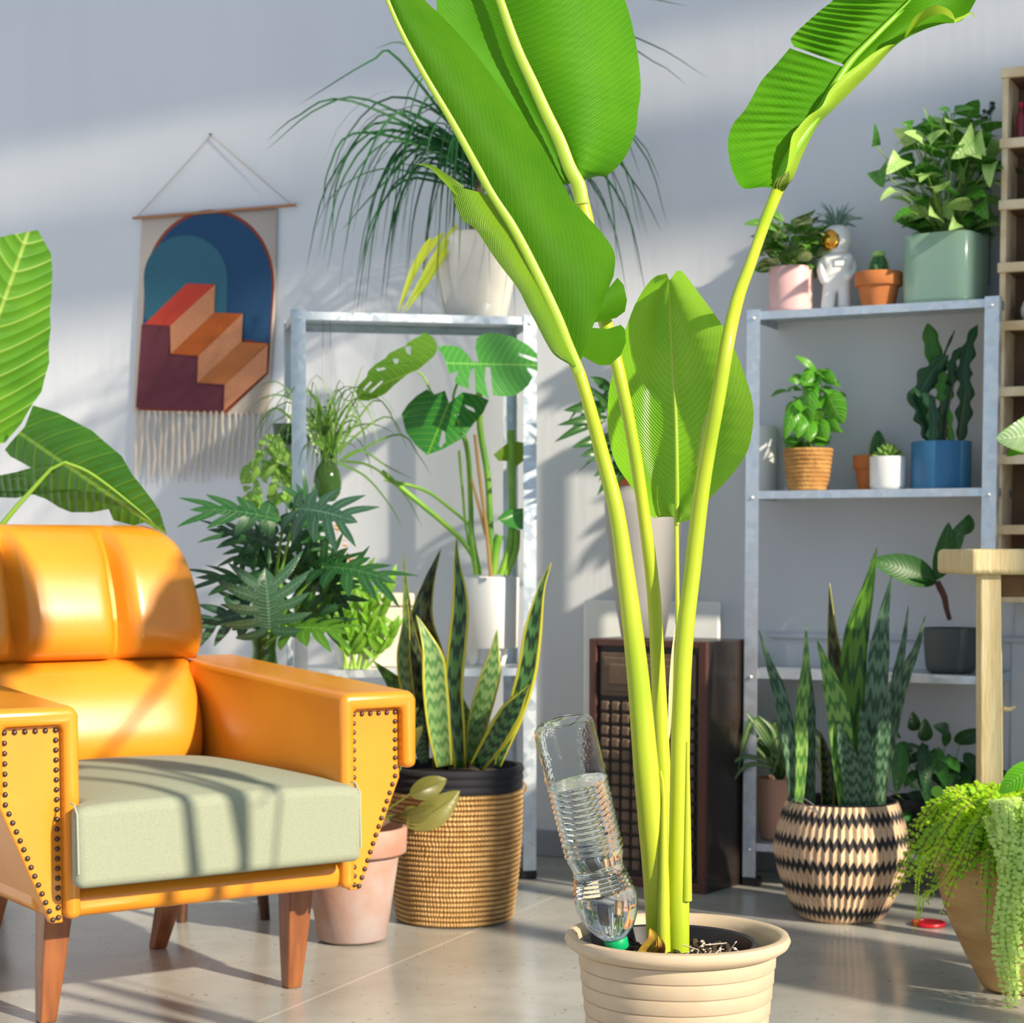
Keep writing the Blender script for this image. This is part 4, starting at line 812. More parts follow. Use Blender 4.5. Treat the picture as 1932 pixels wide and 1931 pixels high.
# ---------------- philodendron on a stool ----------------
sx, sy = -.655, 4.28
sto = thing('wooden_stool', 'small dark wooden stool behind the armchair carrying the glass vase', 'stool', (sx, sy, 0))
dkw = mat('dark stool wood', (.10, .04, .018), .5, var=(.06, .022, .01), vs=20, stretch=(4, 4, .6))
m = M(); m.lathe([(0, .44), (.125, .44), (.135, .447), (.135, .46), (.13, .466), (0, .466)], (sx, sy, 0), 40); build('seat', m, dkw, sto)
for a in range(4):
    an = a*math.pi/2+.95; m = M(); m.tube([(sx+.085*math.cos(an), sy+.085*math.sin(an), .445), (sx+.13*math.cos(an), sy+.13*math.sin(an), 0)], [.016, .011], 12); build('leg', m, dkw, sto)
vc = V((sx+.105, sy-.05, .4665))
vs_ = thing('glass_vase', 'green glass vase gathering the philodendron stems on the stool behind the chair arm', 'vase', tuple(vc))
m = M(); m.lathe([(0, 0), (.035, 0), (.041, .006), (.040, .03), (.031, .09), (.026, .135), (.029, .16), (.033, .172), (.030, .172), (.027, .16), (.024, .135), (.029, .09), (.037, .03), (.037, .01), (0, .008)], vc, 40); build('vase_body', m, gl, vs_)
ph = thing('philodendron_plant', 'dark green split-leaf philodendron with deeply cut leaves in the glass vase', 'plant', tuple(vc+V((0, 0, .12))))
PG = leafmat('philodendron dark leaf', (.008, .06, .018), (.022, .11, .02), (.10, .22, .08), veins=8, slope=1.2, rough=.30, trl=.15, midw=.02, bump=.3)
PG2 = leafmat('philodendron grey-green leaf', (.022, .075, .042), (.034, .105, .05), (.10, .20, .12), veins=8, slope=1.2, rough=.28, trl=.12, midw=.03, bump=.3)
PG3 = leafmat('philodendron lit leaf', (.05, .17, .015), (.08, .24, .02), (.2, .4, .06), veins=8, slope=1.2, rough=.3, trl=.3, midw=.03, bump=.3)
def lobed(n=7, depth=.62, aspect=1.0, fw=.5):
    """outline in leaf space: x along, y across; deep finger lobes pointing outwards and forwards"""
    top = [(0, .0)]
    for i in range(n):
        s = i/(n-1); a = R(150)*(1-s)**.9+R(0)*s; Lr = (.52+.48*s**.6)*(.75+.25*math.sin(math.pi*min(1, .25+s)))
        if i == n-1: Lr = 1.0
        cx = .22+.40*s; r = Lr*(.62 if i < n-1 else .55)
        d = (math.cos(a), math.sin(a)*aspect); p = (-d[1]*.10, d[0]*.10); w_ = .085*fw*2
        bx_, by_ = .08+.55*s, .0
        tipx, tipy = bx_+d[0]*r*.95, by_+d[1]*r*.8
        q = (-(d[1])*w_*.5, d[0]*w_*.5)
        for f, k_ in (((1-depth), -.85), (.55, -1.15), (.85, -.9), (1.0, -.1), (.93, .7), (.80, 1.0), (.5, .9)) if i < n-1 else (((1-depth), -.85), (.6, -1.1), (.85, -.8), (1.0, 0)):
            top.append((bx_+(tipx-bx_)*f+q[0]*-k_*-1, by_+(tipy-by_)*f+q[1]*k_*-1*-1))
    top = [(x, max(y, .012) if 0 < k < len(top)-1 else 0) for k, (x, y) in enumerate(top)]
    return top
def split_leaf(m, base, tip, width, roll=0, n=7, fill=.42, droop=.15, cup=.1):
    """deeply cut leaf: a grid whose outline carries narrow fingers between deep gaps"""
    base, tip = V(base), V(tip); ax = tip-base; L = ax.length; t = ax/L; ref = (CAMP-(base+tip)/2).normalized(); side = t.cross(ref).normalized(); side = Matrix.Rotation(roll, 3, t) @ side; nn = side.cross(t)
    def pt(s, y): # y across in width units (-1..1)
        return base + ax*s + side*(y*width*.5) + nn*(droop*L*(s*(1-s)*2-.0) - cup*width*y*y)
    k = 9
    core = lambda s: fill*.5*(math.sin(math.pi*min(1, max(.02, s*.96+.04)))**.6)*(1-.35*s)
    rows = [[pt(i/k*.92, core(i/k)*(2*j/4-1)) for j in range(5)] for i in range(k+1)]
    m.grid(rows, us=[.5-.2, .5-.1, .5, .6, .7])
    for sg_ in (-1, 1):
        for i in range(n):
            s0 = -.02+.80*i/(n-1)+rnd(-.02, .02); fwd = -.28+.62*(i/(n-1)); ln = (.55+.5*math.sin(math.pi*(.18+.62*i/(n-1))))*rnd(.85, 1.1); w0 = .125+rnd(0, .03)
            rr_ = []
            for q in range(8):
                f = q/7; y = sg_*(core(max(0, s0))*.6+(ln-core(max(0, s0))*.6)*f); sc = max(0.0, s0)+fwd*f*ln+.10*f*f; ww = w0*(1.0+.5*math.sin(math.pi*f*.9))*(1-f**3*.85)
                rr_.append([pt(sc-ww*.5, y), pt(sc, y*1.01), pt(sc+ww*.5, y)])
            m.grid(rr_, us=[.3, .5, .3])
    rr_ = []
    for q in range(8):
        f = q/7; ww = .16*(1.0+.3*math.sin(math.pi*f))*(1-f**2); rr_.append([pt(.78+.25*f, -ww), pt(.78+.25*f, 0), pt(.78+.25*f, ww)])
    m.grid(rr_)
random.seed(21); pd = vc.y
stems = M()
PL = [  # base px, tip px, width px, depth offset, roll, material
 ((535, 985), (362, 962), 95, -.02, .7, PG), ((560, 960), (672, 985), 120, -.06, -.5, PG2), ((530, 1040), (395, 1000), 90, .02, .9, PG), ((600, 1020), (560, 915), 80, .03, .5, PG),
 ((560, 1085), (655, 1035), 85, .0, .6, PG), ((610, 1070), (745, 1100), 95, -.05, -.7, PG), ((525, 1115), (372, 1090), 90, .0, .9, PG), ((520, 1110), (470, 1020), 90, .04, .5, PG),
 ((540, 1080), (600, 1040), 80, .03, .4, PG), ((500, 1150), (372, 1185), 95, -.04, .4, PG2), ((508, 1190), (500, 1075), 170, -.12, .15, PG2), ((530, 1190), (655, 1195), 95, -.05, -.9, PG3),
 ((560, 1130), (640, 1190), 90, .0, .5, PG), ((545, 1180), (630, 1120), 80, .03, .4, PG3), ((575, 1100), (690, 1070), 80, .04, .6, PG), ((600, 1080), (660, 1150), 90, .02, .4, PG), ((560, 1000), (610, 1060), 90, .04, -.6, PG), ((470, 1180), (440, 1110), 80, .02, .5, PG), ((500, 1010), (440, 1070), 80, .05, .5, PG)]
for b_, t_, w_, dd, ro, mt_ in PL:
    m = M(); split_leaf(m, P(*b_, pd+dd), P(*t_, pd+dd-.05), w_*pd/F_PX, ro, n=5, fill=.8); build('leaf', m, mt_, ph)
    stems.tube(cat([vc+V((rnd(-.015, .015), rnd(-.015, .015), .02)), vc+V((rnd(-.012, .012), 0, .16)), P((b_[0]+505)/2, (b_[1]*1.2+1200)/2.2, pd+dd*.5), P(*b_, pd+dd)], 14), .0036, 6)
build('stem', stems, mat('philodendron stem', (.13, .28, .03), .4), ph)
m = M(); m.tube([vc+V((.022*math.cos(a), .022*math.sin(a), .165)) for a in [i*.55 for i in range(13)]], .002, 5); build('tie', m, mat_blk, ph)
# ---------------- speaker cabinet, vase and plant ----------------
cyc, rzc = R(36), -R(36)
fr_c = FL(1330, 1689); fl_dir = V((math.cos(cyc), -math.sin(cyc), 0)); bk_dir = V((math.sin(cyc), math.cos(cyc), 0)); CW, CDp, CH = .335, .19, .605
o_ = V((fr_c.x, fr_c.y, 0))-fl_dir*CW
dark = mat('dark walnut veneer', (.020, .013, .011), .4, var=(.032, .020, .015), vs=9, stretch=(6, 6, .5), coat=.2); edgew_ = mat('reddish walnut edge', (.10, .04, .028), .4); grl = mat('brown fabric-look grille', (.17, .115, .075), .6, var=(.13, .085, .055), vs=20)
sp_ = thing('speaker_cabinet', 'old brown wooden loudspeaker cabinet with moulded waffle grille standing by the wall', 'speaker', tuple(o_), rzc)
m = M(); m.box((0, .012, 0), (CW, CDp, CH)); build('case', m, dark, sp_, local=True, smooth=False, bevel=.003)
m = M()
for bx_ in (((0, 0, 0), (.022, .014, CH)), ((CW-.022, 0, 0), (CW, .014, CH)), ((.022, 0, CH-.018), (CW-.022, .014, CH)), ((.022, 0, 0), (CW-.022, .014, .025))): m.box(*bx_)
build('front_frame', m, edgew_, sp_, local=True, smooth=False, bevel=.003)
m = M(); x0, x1 = .032, CW-.032
m.box((x0, .004, CH-.140), (x1, .014, CH-.032)); m.box((x0+.012, -.003, CH-.128), (x1-.012, .006, CH-.044)); m.box((x0+.03, -.007, CH-.112), (x1-.03, .0, CH-.060))
build('tweeter_panel', m, grl, sp_, local=True, smooth=False, bevel=.005)
m = M(); nx, nz = 9, 14; wx_, wz_ = (x1-x0)/nx, (CH-.150-.035)/nz
for i in range(nx):
    for j in range(nz):
        if 4 <= j <= 6 and 0: continue
        a, c = x0+i*wx_, .035+j*wz_; m.box((a+.003, -.001, c+.003), (a+wx_-.003, .012, c+wz_-.003))
build('waffle_grille', m, grl, sp_, local=True, smooth=False, bevel=.004, bseg=1)
m = M(); m.box((.02, .010, .02), (CW-.02, .013, CH-.02)); build('backing', m, mat_blk, sp_, local=True, smooth=False)
vcn = o_+fl_dir*.150+bk_dir*.095+V((0, 0, CH)); vcn = V((P(1214, 1100, vcn.y).x, vcn.y, CH+.0005))
tv = thing('tall_grey_vase', 'tall tapering grey ceramic vase standing on the speaker cabinet', 'vase', tuple(vcn))
m = M(); m.lathe([(0, 0), (.048, 0), (.054, .005), (.068, .08), (.083, .18), (.094, .28), (.097, .33), (.094, .345), (.083, .358), (.076, .364), (.074, .372), (.070, .372), (.070, .33), (0, .32)], vcn, 56); build('vase_body', m, mat('warm grey glaze', (.40, .38, .35), .35, var=(.36, .345, .32), vs=4), tv)
m = M(); m.lathe([(.05, .25), (.064, .372), (.068, .373), (.069, .392), (.066, .394), (.062, .392), (.060, .37), (.048, .25)], vcn, 40); build('orange_liner_pot', m, mat('orange plastic pot', (.55, .12, .03), .5), tv)
dr = thing('dracaena_plant', 'dark green bushy plant with pointed drooping leaves in the tall grey vase', 'plant', tuple(vcn+V((0, 0, .35))))
dg = leafmat('dark pointed leaf', (.015, .08, .018), (.05, .17, .03), (.18, .32, .08), veins=0, rough=.3, trl=.25, midw=.05); random.seed(4); m = M(); m2 = M()
cx0 = vcn+V((0, 0, .36)); stem_top = P(1180, 760, vcn.y)
m2.tube(cat([cx0, (cx0+stem_top)/2+V((.01, 0, 0)), stem_top], 10), .006, 8)
for i in range(64):
    f = rnd(.05, 1.05); b0_ = cx0.lerp(stem_top, f); a = rnd(0, 6.28); l = rnd(.09, .16); dv = V((math.cos(a), math.sin(a), rnd(-.25, .45))).normalized()
    mid_ = b0_+dv*l*.55+V((0, 0, .015)); tp_ = b0_+dv*l+V((0, 0, -rnd(.01, .06))); strap(m, [b0_, mid_, tp_], sh_lance, rnd(.024, .036), rnd(-.5, .5), rnd(-.3, .3), .3, 9, 4, facing=V((0, -.3, 1)))
for bpx, tpx, w_ in (((1150, 770), (1062, 775), 26), ((1150, 790), (1050, 803), 18), ((1140, 790), (1045, 835), 18), ((1150, 830), (1078, 845), 24), ((1150, 850), (1093, 862), 20), ((1160, 860), (1100, 875), 10), ((1150, 735), (1112, 712), 20), ((1160, 880), (1120, 900), 18), ((1170, 790), (1105, 725), 16)):
    strap(m, [P(*bpx, vcn.y-.06), P((bpx[0]+tpx[0])/2, (bpx[1]+tpx[1])/2-4, vcn.y-.09), P(*tpx, vcn.y-.1)], sh_lance, w_*vcn.y/F_PX, rnd(-.4, .4), 0, .3, 12, 4)
build('foliage', m, dg, dr); build('stem', m2, mat('woody green stem', (.12, .14, .05), .7), dr)
wbx = on_wall(1235, 1160, .0)-WN*.034
wb = thing('white_board', 'plain white square panel leaning on the wall behind the speaker cabinet', 'panel', (wbx.x, wbx.y, 0), RZ)
m = M(); m.box((-.185, -.006, 0), (.190, .006, .692)); build('panel_board', m, mat('white laminate', (.88, .89, .86), .45), wb, local=True, smooth=False, bevel=.006)
# ---------------- items of the second shelving unit ----------------
def potthing(name, label, c, prof, mt, catn='pot', soilr=None, soilz=None, n=48, sq=0, rz=0, wob=None, group=None):
    r = thing(name, label, catn, tuple(c), rz, group); m = M(); m.lathe(prof, (0, 0, 0), n, sq=sq, wob=wob); build('pot_body', m, mt, r, local=True)
    if soilr: m = M(); m.lathe([(0, 0), (soilr, 0), (soilr, .004), (0, .006)], (0, 0, soilz), n, sq=sq); build('soil', m, soil, r, local=True)
    return r
def cyl(r0, r1, h, t=.004, rb=.006): return [(0, 0), (r0-rb, 0), (r0-rb*.3, rb*.3), (r0, rb), (r1, h-.002), (r1-.0015, h), (r1-t+.0015, h), (r1-t, h-.003), (r1-t, h-.02), (0, h-.02)]
S_ = 4.62/F_PX
c = shelf_pt(SR, 1492, .10, ZT); potthing('pink_pot', 'smooth pale pink pot on top of the steel unit beside the astronaut', c, cyl(.053, .0545, .113, rb=.012), mat('pale pink ceramic', (.72, .44, .42), .42), soilr=.049, soilz=.09)
gp = thing('nerve_plant', 'small bushy plant with round cream-tinted green leaves in the pale pink pot', 'plant', tuple(c+V((0, 0, .10))))
ng = leafmat('nerve leaf green', (.05, .20, .02), (.10, .30, .03), (.4, .5, .15), veins=4, rough=.35, trl=.25, midw=.06); ng2 = leafmat('cream-tinted leaf', (.45, .50, .22), (.30, .42, .12), (.6, .6, .4), veins=4, rough=.35, trl=.25, midw=.06)
def clump(root, c, zlo, zhi, rx, ry, n, size, mats2, sh=sh_oval, stem=True, seed=1, upb=.5, name='foliage', lean=V((0, 0, 0)), asp=.75):
    random.seed(seed); ms = [M() for _ in mats2]; st_ = M()
    for i in range(n):
        f = (i+.5)/n; z = zlo+(zhi-zlo)*f; k_ = math.sin(math.pi*min(1, .15+.85*f)*.80)**.6
        a = rnd(0, 6.28); rr_ = math.sqrt(rnd(.05, 1)); p = V((c.x+math.cos(a)*rx*rr_*k_, c.y+math.sin(a)*ry*rr_*k_, z+rnd(-.01, .01)))+lean*f
        L = size*rnd(.7, 1.25); dv = V((math.cos(a)*rr_+rnd(-.4, .4), math.sin(a)*rr_+rnd(-.5, .3)-.2, rnd(-.5, .35)+upb*.3)).normalized()
        leaf(ms[0 if (len(ms) == 1 or rnd(0, 1) < .65) else 1], p, p+dv*L, L*asp, sh, rnd(-.6, .6), up=V((rnd(-.3, .6), rnd(-.9, -.1), 1)), seg=6, cols=4, cup=.12, bend=.12)
        if stem and i % 2 == 0: st_.tube(cat([V((c.x+rnd(-.02, .02), c.y+rnd(-.02, .02), zlo-.03)), V(((c.x+p.x)/2, (c.y+p.y)/2, (zlo+p.z)/2)), p], 6), .0013, 5)
    for mm_, mt_ in zip(ms, mats2): build(name, mm_, mt_, root)
    if stem: build('stem', st_, G_MIDD, root)
G_MIDD = mat('thin green stem', (.20, .34, .06), .5)
clump(gp, c, c.z+.112, c.z+.215, .080, .07, 100, .048, [ng, ng2], seed=2)
m = M()
for bq, tq, w_ in (((1470, 432), (1402, 424), 26), ((1480, 420), (1440, 402), 26), ((1500, 412), (1540, 395), 14), ((1520, 430), (1552, 428), 14), ((1500, 445), (1548, 447), 18)): leaf(m, P(*bq, c.y-.04), P(*tq, c.y-.05), w_*S_, sh_oval, .9, seg=8)
build('foliage', m, ng, gp)
# astronaut
c = shelf_pt(SR, 1578, .115, ZT)
an = thing('astronaut_figurine', 'glossy white astronaut figurine vase with gold visor standing on the steel unit', 'figurine', tuple(c))

def skinfig(name, verts, edges, mt, parent, lev=2):
    me = bpy.data.meshes.new(name); me.from_pydata([v[:3] for v in verts], edges, []); me.materials.append(mt); o = bpy.data.objects.new(name, me); C.objects.link(o); o.parent = parent; _wm[o.name] = _wm[parent.name]
    sk = o.modifiers.new('skin', 'SKIN'); sd = me.skin_vertices[0].data if me.skin_vertices else None
    for i, v in enumerate(verts): sd[i].radius = (v[3]*1.16, (v[4] if len(v) > 4 else v[3])*1.16)
    sd[0].use_root = True; s2 = o.modifiers.new('sub', 'SUBSURF'); s2.levels = lev; s2.render_levels = lev
    for p in me.polygons: p.use_smooth = True
    sk.use_smooth_shade = True; return o

vv = [(0, 0, .082, .030, .026), (0, 0, .110, .031, .027), (0, 0, .135, .030, .026), (0, 0, .150, .020, .020), (.017, 0, .060, .016), (.018, -.002, .035, .0155), (.018, -.002, .012, .016), (.016, -.012, .007, .011),
      (-.017, 0, .060, .016), (-.020, -.004, .035, .0155), (-.022, -.004, .012, .016), (-.024, -.014, .007, .011), (.032, 0, .128, .012), (.040, -.004, .100, .012), (.028, -.020, .084, .0105), (.014, -.028, .082, .009), (-.032, 0, .128, .012), (-.038, -.008, .100, .012), (-.032, -.014, .078, .011), (-.030, -.020, .068, .009)]
ee = [(0, 1), (1, 2), (2, 3), (0, 4), (4, 5), (5, 6), (6, 7), (0, 8), (8, 9), (9, 10), (10, 11), (2, 12), (12, 13), (13, 14), (14, 15), (2, 16), (16, 17), (17, 18), (18, 19)]
skinfig('suit', vv, ee, white_c, an)
m = M(); m.lathe([(0, -.032), (.020, -.030), (.031, -.017), (.036, .000), (.035, .015), (.030, .027), (.022, .034), (.015, .037), (.012, .034), (0, .030)], (0, 0, .172), 36); m.lathe([(.024, 0), (.029, .003), (.029, .008), (.024, .011)], (0, 0, .142), 30); build('helmet', m, white_c, an, local=True)
m = M(); va = V((-.75, -.65, .02)); m.lathe([(.0265, -.010), (.0265, .002), (.024, .010), (.017, .018), (.008, .022), (0, .0225)], V((0, 0, .172))+va.normalized()*.022, 30, ax=va); build('gold_visor', m, mat('gold mirror visor', (.80, .40, .06), .12, 1.0), an, local=True)
m = M(); m.box((-.022, .018, .095), (.022, .042, .145)); rounded(build('backpack', m, white_c, an, local=True), .008)
m = M(); m.box((-.012, -.032, .108), (.012, -.026, .122)); rounded(build('chest_pack', m, white_c, an, local=True), .002)
ap = thing('air_plant', 'silvery spiky air plant sprouting from the head of the astronaut figurine', 'plant', tuple(c+V((0, 0, .2))))
m = M(); random.seed(8)
for i in range(34):
    a = rnd(0, 6.28); el = rnd(.15, 1); b0_ = c+V((0, 0, .198)); l = rnd(.055, .085); e_ = b0_+V((math.cos(a)*l*(1.1-el*.8), math.sin(a)*l*(1.1-el*.8), l*el*1.1)); strap(m, [b0_, (b0_+e_)/2+V((0, 0, .012)), e_], sh_blade, .008, 0, .3, .5, 8, 2)
build('foliage', m, leafmat('silvery blade', (.16, .26, .20), (.26, .36, .30), veins=0, rough=.6, trl=.1, midw=0), ap)
# terracotta with cactus
TER = mat('orange terracotta', (.56, .19, .05), .8, var=(.50, .16, .045), vs=30, bump=.1, bs=120, bd=.002)
def tprof(r, h): return [(0, 0), (r*.66, 0), (r*.68, .003), (r*.86, h*.62), (r*.86, h*.625), (r*.98, h*.63), (r, h*.65), (r, h*.98), (r*.97, h), (r*.88, h), (r*.85, h*.9), (0, h*.88)]
c = shelf_pt(SR, 1657, .10, ZT); potthing('small_terracotta_pot', 'small orange terracotta pot with a stubby cactus on top of the steel unit', c, tprof(.0565, .088), TER, soilr=.046, soilz=.076)
CG = mat('cactus green', (.02, .13, .035), .55, var=(.03, .18, .05), vs=40, bump=.4, bs=200, bd=.003); CL = mat('pale cactus tip', (.35, .58, .18), .6)
def cactus(label, c, r, h, ribs, tip):
    cc = thing('cactus', label, 'cactus', tuple(c)); m = M(); pr = [(r*.8, 0)]+[(r*math.sin(math.pi*(.40+.6*i/12))**.6*(1 if i < 12 else 0), h*(i/12)**.9) for i in range(1, 13)]
    m.lathe(pr, c, ribs*6, wob=lambda a, z: 1+.09*math.cos(ribs*a)); build('body', m, CG, cc)
    m = M()
    if tip:
        for i in range(7): a = i*.9; q = c+V((r*.35*math.cos(a), r*.35*math.sin(a), h*.86)); m.lathe([(0, -.006), (.008, 0), (.007, .008), (0, .013)], q, 10)
        build('young_tip', m, CL, cc)
    m = M()
    for k_ in range(ribs):
        for j in range(7):
            a = 2*math.pi*k_/ribs; z = h*(.1+.8*j/7); rr_ = r*1.04*math.sin(math.pi*(.40+.6*(z/h)))**.6; p = c+V((rr_*math.cos(a), rr_*math.sin(a), z))
            for q in range(3): dv = V((math.cos(a+rnd(-.7, .7)), math.sin(a+rnd(-.7, .7)), rnd(-.5, .8)))*.006; m.tube([p, p+dv], [.0008, .0002], 3, cap=False)
    build('spines', m, mat('cactus spine', (.62, .48, .2), .7), cc)
cactus('short green cactus with a pale tip in the small terracotta pot beside the sage planter', c+V((0, 0, .078)), .023, .058, 9, True)
# sage square planter
c = shelf_pt(SR, 1784, .125, ZT); SPR = .086
sage = mat('sage green lacquer', (.28, .43, .31), .22, coat=.4)
potthing('sage_square_planter', 'big sage green rounded-square planter on top of the steel unit', c, [(0, 0), (SPR-.012, 0), (SPR-.003, .004), (SPR, .014), (SPR, .160), (SPR-.003, .165), (SPR-.007, .163), (SPR-.008, .15), (0, .148)], sage, 'planter', n=80, sq=5, rz=-R(33), soilr=.072, soilz=.148)
bh = thing('dark_planter_frame', 'dark green perforated frame standing behind the sage square planter', 'frame', tuple(shelf_pt(SR, 1850, .205, ZT)), -R(25))
m = M(); m.box((-.012, -.06, 0), (.010, .05, .145)); build('plate', m, mat('dark green metal', (.02, .075, .05), .4), bh, local=True, smooth=False, bevel=.003)
m = M()
for z in (.035, .075, .115): m.lathe([(0, 0), (.006, 0), (.005, .002), (0, .002)], (-.0, -.061, z), 12, ax=(0, -1, 0))
build('rivet', m, mat_bolt, bh, local=True)
sy_ = thing('arrowhead_plant', 'lush arrowhead plant with pale green heart-shaped leaves in the sage square planter', 'plant', tuple(c+V((0, 0, .15))))
ag1 = leafmat('arrowhead pale leaf', (.40, .66, .17), (.50, .72, .24), (.20, .45, .08), veins=4, rough=.35, trl=.3, midw=.03); ag2 = leafmat('arrowhead deep leaf', (.03, .16, .012), (.06, .24, .015), (.2, .42, .08), veins=4, rough=.35, trl=.3, midw=.03)
clump(sy_, c, c.z+.17, c.z+.43, .115, .09, 120, .066, [ag2, ag1], sh_heart, seed=6, asp=.95)
m = M(); m2 = M(); e_ = M()
for bq, tq, w_, ro, k_ in (((1840, 262), (1795, 300), 60, -.2, 1), ((1840, 258), (1860, 295), 40, .3, 1), ((1795, 215), (1770, 207), 30, 1.2, 0), ((1800, 212), (1840, 206), 34, -1.1, 0), ((1652, 275), (1650, 232), 18, .3, 0), ((1740, 268), (1705, 250), 40, 1.0, 1), ((1755, 270), (1785, 245), 40, -1.0, 1), ((1700, 300), (1672, 330), 44, .2, 1), ((1660, 320), (1668, 355), 50, .5, 0), ((1720, 240), (1700, 232), 26, .4, 0), ((1758, 240), (1752, 216), 24, .3, 0), ((1870, 310), (1868, 355), 34, .4, 1), ((1750, 330), (1735, 345), 30, .8, 1), ((1805, 420), (1790, 435), 30, .0, 1), ((1720, 400), (1684, 415), 30, .8, 0), ((1850, 385), (1865, 415), 40, .3, 0), ((1760, 355), (1795, 340), 26, .9, 1), ((1690, 360), (1660, 380), 26, .8, 1)):
    leaf(m2 if k_ else m, P(*bq, c.y-.10), P(*tq, c.y-.13), w_*4.4/F_PX, sh_heart, ro, seg=10, cols=6); e_.tube(cat([c+V((0, 0, .15)), P((bq[0]+1784)/2, (bq[1]+430)/2, c.y-.04), P(*bq, c.y-.10)], 8), .0015, 5)
build('foliage', m, ag2, sy_); build('foliage', m2, ag1, sy_); build('stem', e_, G_MIDD, sy_)
# middle board
c = shelf_pt(SR, 1437, .20, Z2); potthing('white_cylinder_pot', 'tall plain white cylinder pot at the corner of the middle board', c, cyl(.036, .037, .168), mat('plain white', (.80, .82, .80), .5))
c = shelf_pt(SR, 1524, .10, Z2)
strw = mat('braided straw', (.50, .27, .08), .85, var=(.36, .17, .045), vs=25, bump=.6, bs=60)
r = thing('straw_pot', 'small coiled straw pot holding the basil on the middle board', 'pot', tuple(c)); m = M(); coil(m, .001, .104, .046, .059, 10, c, .001, .0028, 5, 56); build('pot_body', m, strw, r)
bs_ = thing('basil_plant', 'bright green basil plant with cupped shiny leaves in the straw pot', 'plant', tuple(c+V((0, 0, .1))))
bg = leafmat('basil leaf', (.07, .32, .015), (.14, .45, .03), (.3, .6, .08), veins=5, rough=.28, trl=.35, midw=.04)
clump(bs_, c, c.z+.115, c.z+.285, .060, .05, 60, .05, [bg], sh_oval, seed=13, upb=-.3, lean=V((.006, 0, .0)), asp=.68)
m = M()
for bq, tq, w_, ro in (((1540, 700), (1500, 672), 16, .5), ((1535, 690), (1515, 735), 28, .2), ((1550, 700), (1578, 725), 26, .2), ((1560, 735), (1592, 800), 50, .3), ((1510, 750), (1480, 830), 30, .3), ((1515, 770), (1505, 828), 32, .1), ((1535, 700), (1530, 800), 34, .4), ((1525, 790), (1528, 835), 34, .1), ((1560, 790), (1585, 815), 26, .4), ((1550, 790), (1560, 835), 28, .4)): leaf(m, P(*bq, c.y-.05), P(*tq, c.y-.07), w_*4.5/F_PX, sh_oval, ro, seg=10, cols=6, cup=-.25)
build('foliage', m, bg, bs_)
c = shelf_pt(SR, 1640, .17, Z2); potthing('small_terracotta_pot', 'little orange terracotta pot half hidden behind the small white pot', c, tprof(.040, .088), TER, soilr=.032, soilz=.076)
cactus('spiny columnar cactus rising behind the small white succulent pot', c+V((.020, -.0, .078)), .019, .072, 11, False)
c = shelf_pt(SR, 1675, .09, Z2); potthing('white_mug_pot', 'small round white pot with a green succulent on the middle board', c, cyl(.043, .044, .080, rb=.010), white_c, soilr=.04, soilz=.066)
su = thing('succulent_plant', 'green star-shaped succulent in the small round white pot', 'plant', tuple(c+V((0, 0, .07)))); m = M(); random.seed(3)
for i in range(34):
    a = i*2.4; f = i/34; el = .15+f*1.2; l = .045-.016*f; b0_ = c+V((0, 0, .070+.014*f)); dv = V((math.cos(a)*math.cos(el), math.sin(a)*math.cos(el), math.sin(el))); m.tube([b0_, b0_+dv*l*.4, b0_+dv*l*.8, b0_+dv*l], [.003, .0065, .0045, .0006], 8)
build('foliage', m, mat('succulent green', (.24, .42, .08), .5, trl=.1), su)
c = shelf_pt(SR, 1775, .11, Z2); potthing('blue_pot', 'matt blue cylindrical pot with a dark plant on the middle board', c, cyl(.070, .0705, .113, rb=.004), mat('matt blue ceramic', (.035, .17, .33), .42, bump=.1, bs=200), soilr=.063, soilz=.09)
zz = thing('fern_cactus_plant', 'dark fishbone cactus with wavy-edged flat stems in the matt blue pot', 'plant', tuple(c+V((0, 0, .1))))
zg_ = leafmat('fishbone dark', (.010, .055, .022), (.025, .11, .03), (.05, .2, .05), veins=0, rough=.35, trl=.15, midw=.05); zgl = leafmat('fishbone lit', (.05, .22, .01), (.08, .28, .015), (.1, .3, .04), veins=0, rough=.35, trl=.35, midw=.05)
def wavy(root, pts, w_, d, mt_, lob_=5, tw=0, dp=.45):
    m = M(); strap(m, [P(x, y, d) for x, y in pts], lambda s: (min(1, s*5+.15)*min(1, (1-s)*4)**.6)*(1-dp*(.5+.5*math.cos(2*math.pi*lob_*s))), w_*d/F_PX, tw, tw, .1, 40, 4); build('leaf', m, mt_, root, thick=.0015)
zd = c.y-.02
wavy(zz, [(1762, 842), (1745, 780), (1735, 750), (1760, 700), (1790, 670)], 52, zd, zg_, 5, .3)
wavy(zz, [(1775, 842), (1782, 760), (1790, 730), (1800, 690)], 30, zd+.01, zg_, 4, .2); wavy(zz, [(1812, 842), (1822, 740), (1818, 700), (1832, 640), (1845, 612)], 34, zd+.02, zg_, 6, .1)
wavy(zz, [(1775, 720), (1760, 660), (1750, 610)], 34, zd+.03, zgl, 3, .2, .2); wavy(zz, [(1798, 730), (1795, 690), (1812, 655)], 24, zd, zg_, 3, .6); wavy(zz, [(1765, 842), (1752, 770), (1722, 730)], 22, zd-.02, zg_, 4, .9); wavy(zz, [(1770, 700), (1785, 660), (1802, 622)], 8, zd+.03, zg_, 2, .9); wavy(zz, [(1777, 760), (1775, 735), (1782, 700)], 24, zd-.02, zgl, 3, .3)
wavy(zz, [(1760, 842), (1760, 775), (1740, 740)], 30, zd-.03, zg_, 3, .2); wavy(zz, [(1795, 842), (1792, 790), (1790, 770)], 14, zd-.02, zgl, 2, .3)
m = M()
